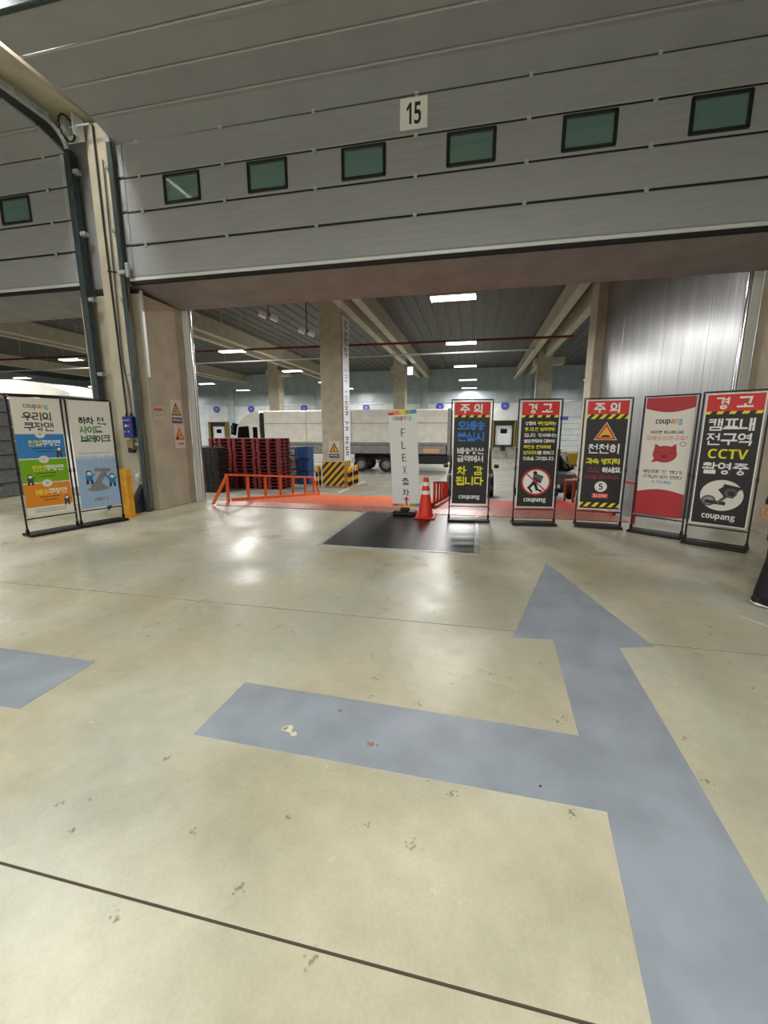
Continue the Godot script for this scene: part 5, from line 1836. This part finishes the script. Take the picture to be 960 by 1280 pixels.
func car(label: String, paint: Material, at: Vector3, pitch: float, w: float, h: float, length: float, van: bool) -> void:
	# body lofted along its length; local +z is the end that faces the dock
	var t := thing("car", label, "car", at)
	t.rotation.x = pitch
	var rows := []   # z, half width, bottom, top
	if van:
		rows = [[-length / 2, 0.88, 0.30, h * 0.80], [-length / 2 + 0.15, 0.97, 0.22, h * 0.84], [-0.3, 1.0, 0.2, h * 0.60], [length / 2 - 0.9, 1.0, 0.2, h * 0.58], [length / 2 - 0.25, 0.97, 0.2, h * 0.50], [length / 2, 0.86, 0.28, h * 0.42]]
	else:
		rows = [[-length / 2, 0.84, 0.32, h * 0.56], [-length / 2 + 0.25, 0.95, 0.22, h * 0.62], [-0.8, 1.0, 0.2, h * 0.65], [0.6, 1.0, 0.2, h * 0.65], [length / 2 - 0.5, 0.98, 0.2, h * 0.60], [length / 2 - 0.12, 0.93, 0.22, h * 0.54], [length / 2, 0.82, 0.30, h * 0.46]]
	var ringp := func(r: Array) -> Array:
		var hw: float = r[1] * w / 2
		var a: float = r[2]
		var b: float = r[3]
		return [Vector3(-hw * 0.86, a, r[0]), Vector3(-hw, a + 0.14, r[0]), Vector3(-hw, lerpf(a, b, 0.66), r[0]), Vector3(-hw * 0.95, b - 0.05, r[0]), Vector3(-hw * 0.82, b, r[0]), Vector3(hw * 0.82, b, r[0]), Vector3(hw * 0.95, b - 0.05, r[0]), Vector3(hw, lerpf(a, b, 0.66), r[0]), Vector3(hw, a + 0.14, r[0]), Vector3(hw * 0.86, a, r[0])]
	var loft := func(list: Array) -> SurfaceTool:
		var s := ms()
		for i in list.size() - 1:
			var A: Array = ringp.call(list[i])
			var B: Array = ringp.call(list[i + 1])
			var mid := Vector3(0, (list[i][2] + list[i][3]) / 2, (list[i][0] + list[i + 1][0]) / 2)
			for k in 10:
				var n := (k + 1) % 10
				face(s, [A[k], A[n], B[n]], mid)
				face(s, [A[k], B[n], B[k]], mid)
		for e in [0, list.size() - 1]:
			var A: Array = ringp.call(list[e])
			face(s, A, Vector3(0, 0.5, 0))
		return s
	put("body", loft.call(rows), paint, t)
	# cabin
	var cab := []
	var top := h
	var belt := h * 0.63 if not van else h * 0.56
	if van:
		cab = [[-length / 2 + 0.05, 0.86, belt, top - 0.06], [-length / 2 + 0.2, 0.90, belt, top], [length / 2 - 1.5, 0.90, belt, top], [length / 2 - 1.15, 0.88, belt, top - 0.08], [length / 2 - 0.6, 0.88, belt - 0.06, belt + 0.06]]
	else:
		cab = [[-length / 2 + 0.5, 0.84, belt - 0.06, belt + 0.02], [-length / 2 + 1.3, 0.78, belt, top - 0.04], [-0.2, 0.78, belt, top], [0.5, 0.78, belt, top - 0.02], [length / 2 - 0.9, 0.86, belt - 0.05, belt + 0.05]]
	put("cabin", loft.call(cab), M.car_glass, t)
	var s := ms()
	var r0: Array = cab[1]
	var r1: Array = cab[2] if van else cab[3]
	bx(s, Vector3(0, top - 0.005, (r0[0] + r1[0]) / 2), Vector3(w * 0.70, 0.05, absf(r1[0] - r0[0]) * 0.95), 0.02)
	put("roof", s, paint, t)
	for sx in [-1.0, 1.0]:
		s = ms()
		for z in [-length * 0.05, length * 0.2]:
			bar(s, Vector3(sx * w * 0.44, belt, z), Vector3(sx * w * 0.385, top - 0.03, z), 0.05, 0.05, 0.01)
		put("pillar", s, paint, t)
		s = ms()
		bx(s, Vector3(sx * (w / 2 + (0.09 if van else 0.03)), belt + 0.12, length * 0.16), Vector3(0.18 if van else 0.14, 0.14, 0.10), 0.04)
		put("mirror", s, M.black_plastic, t)
		s = ms()
		bx(s, Vector3(sx * w * 0.37, h * 0.42, length / 2 - 0.03), Vector3(w * 0.17, 0.13, 0.08), 0.03)
		put("lamp_unit", s, M.truck_grey, t)
		for z in [-length * 0.30, length * 0.31]:
			var b := Basis(Vector3(0, 0, 1), PI / 2)
			s = ms()
			lathe(s, [Vector2(0.18, -0.1), Vector2(0.28, -0.1), Vector2(0.30, -0.06), Vector2(0.30, 0.06), Vector2(0.28, 0.1), Vector2(0.18, 0.1)], 24, Vector3(sx * (w / 2 - 0.11), 0.30, z), b)
			lathe(s, [Vector2(0, -0.07), Vector2(0.18, -0.08)], 16, Vector3(sx * (w / 2 - 0.11), 0.30, z), b)
			lathe(s, [Vector2(0.18, 0.08), Vector2(0, 0.07)], 16, Vector3(sx * (w / 2 - 0.11), 0.30, z), b)
			put("wheel", s, M.rubber, t)
	s = ms()
	bx(s, Vector3(0, 0.36, length / 2 + 0.0), Vector3(w * 0.8, 0.22, 0.10), 0.04)
	put("bumper", s, M.black_plastic, t)
	s = ms()
	bx(s, Vector3(0, 0.40, length / 2 + 0.055), Vector3(0.42, 0.11, 0.012), 0.003)
	put("plate", s, M.vinyl, t)

func build_lamps() -> void:
	var rowname := {0: "over the ramps", 1: "over the pallets", 2: "beyond the left jamb", 3: "deep in the left bay"}
	var place := ["nearest", "second", "third", "fourth", "farthest"]
	var rows := [[-0.85, [-13.5, -20.12, -27.0, -34.0, -40.2]], [-11.9, [-13.4, -19.7, -26.7, -33.2, -38.4]], [-21.9, [-10.4, -20.0, -26.5, -32.1, -37.7]], [-32.8, [-19.6, -25.8, -32.0, -38.0]]]
	for k in 4:
		var zs: Array = rows[k][1]
		for i in zs.size():
			lamp("strip lamp %s, %s in its row" % [rowname[k], place[i] if i < zs.size() - 1 else "farthest"], Vector3(rows[k][0], 5.3, zs[i]), 1.9, YARD_LAMP)
	lamp("strip lamp over the yard at the right, hidden behind the silver wall", Vector3(8.5, 5.3, -24), 1.9, YARD_LAMP)
	lamp("strip lamp over the yard at the right, nearest the white dock door", Vector3(8.5, 5.3, -36), 1.9, YARD_LAMP)
	lamp("strip lamp over the near side of the truck in the left bay", Vector3(-16.2, 5.3, -9.8), 1.9, YARD_LAMP)
	# dock hall, over and behind the camera
	lamp("strip lamp above the beige pillar, seen at the top left corner", Vector3(-5.95, 6.62, -4.45), 0.5, DOCK_LAMP * 0.18, PI / 2, 1.3, 0.16)
	for p in [[-0.9, 3.1, "straight behind the camera"], [-10.5, 3.6, "before the left bay"], [-5.8, 6.2, "to the left behind the camera"], [-0.9, 7.9, "near the back wall"], [4.2, 6.6, "to the right behind the camera"], [-14.0, 7.0, "in the far left corner behind the camera"]]:
		lamp("strip lamp over the dock floor, " + p[2], Vector3(p[0], 5.3, p[1]), 1.8, DOCK_LAMP, 0.0, 1.3, 0.3)

const YARD_LAMP := 33.0
const DOCK_LAMP := 41.0

func _ready() -> void:
	ROOT = self
	# ---- camera, environment, exposure
	var cam := Camera3D.new()
	cam.name = "camera"
	add_child(cam)
	cam.fov = rad_to_deg(2.0 * atan(640.0 / 524.4))
	cam.position = Vector3(0, 1.42, 0)
	cam.basis = Basis(Vector3(0, 1, 0), deg_to_rad(12.3)) * Basis(Vector3(1, 0, 0), deg_to_rad(-10.84))
	cam.near = 0.05
	cam.far = 200.0
	cam.current = true
	var we := WorldEnvironment.new()
	we.name = "environment"
	var env := Environment.new()
	env.background_mode = Environment.BG_COLOR
	env.background_color = Color(0, 0, 0)
	env.tonemap_mode = Environment.TONE_MAPPER_LINEAR
	env.tonemap_exposure = 1.08
	env.sdfgi_enabled = true
	env.ssao_enabled = true
	env.ssil_enabled = true
	we.environment = env
	add_child(we)
	make_materials()
	build_lamps()
	build_setting()
	build_door_area()
	build_ramps()
	build_banners()
	build_yard()
	car("dark purple small van on the slope behind the blue-lettered banner", M.car_purple, Vector3(-0.17, -0.93, -15.9), -0.114, 1.60, 1.72, 3.5, true)
	car("black saloon car on the slope behind the crossed-out figure banner", M.car_black, Vector3(2.26, -0.84, -15.4), -0.117, 1.60, 1.42, 4.4, false)
	build_pillar_gear()
	build_paint()
	build_person()
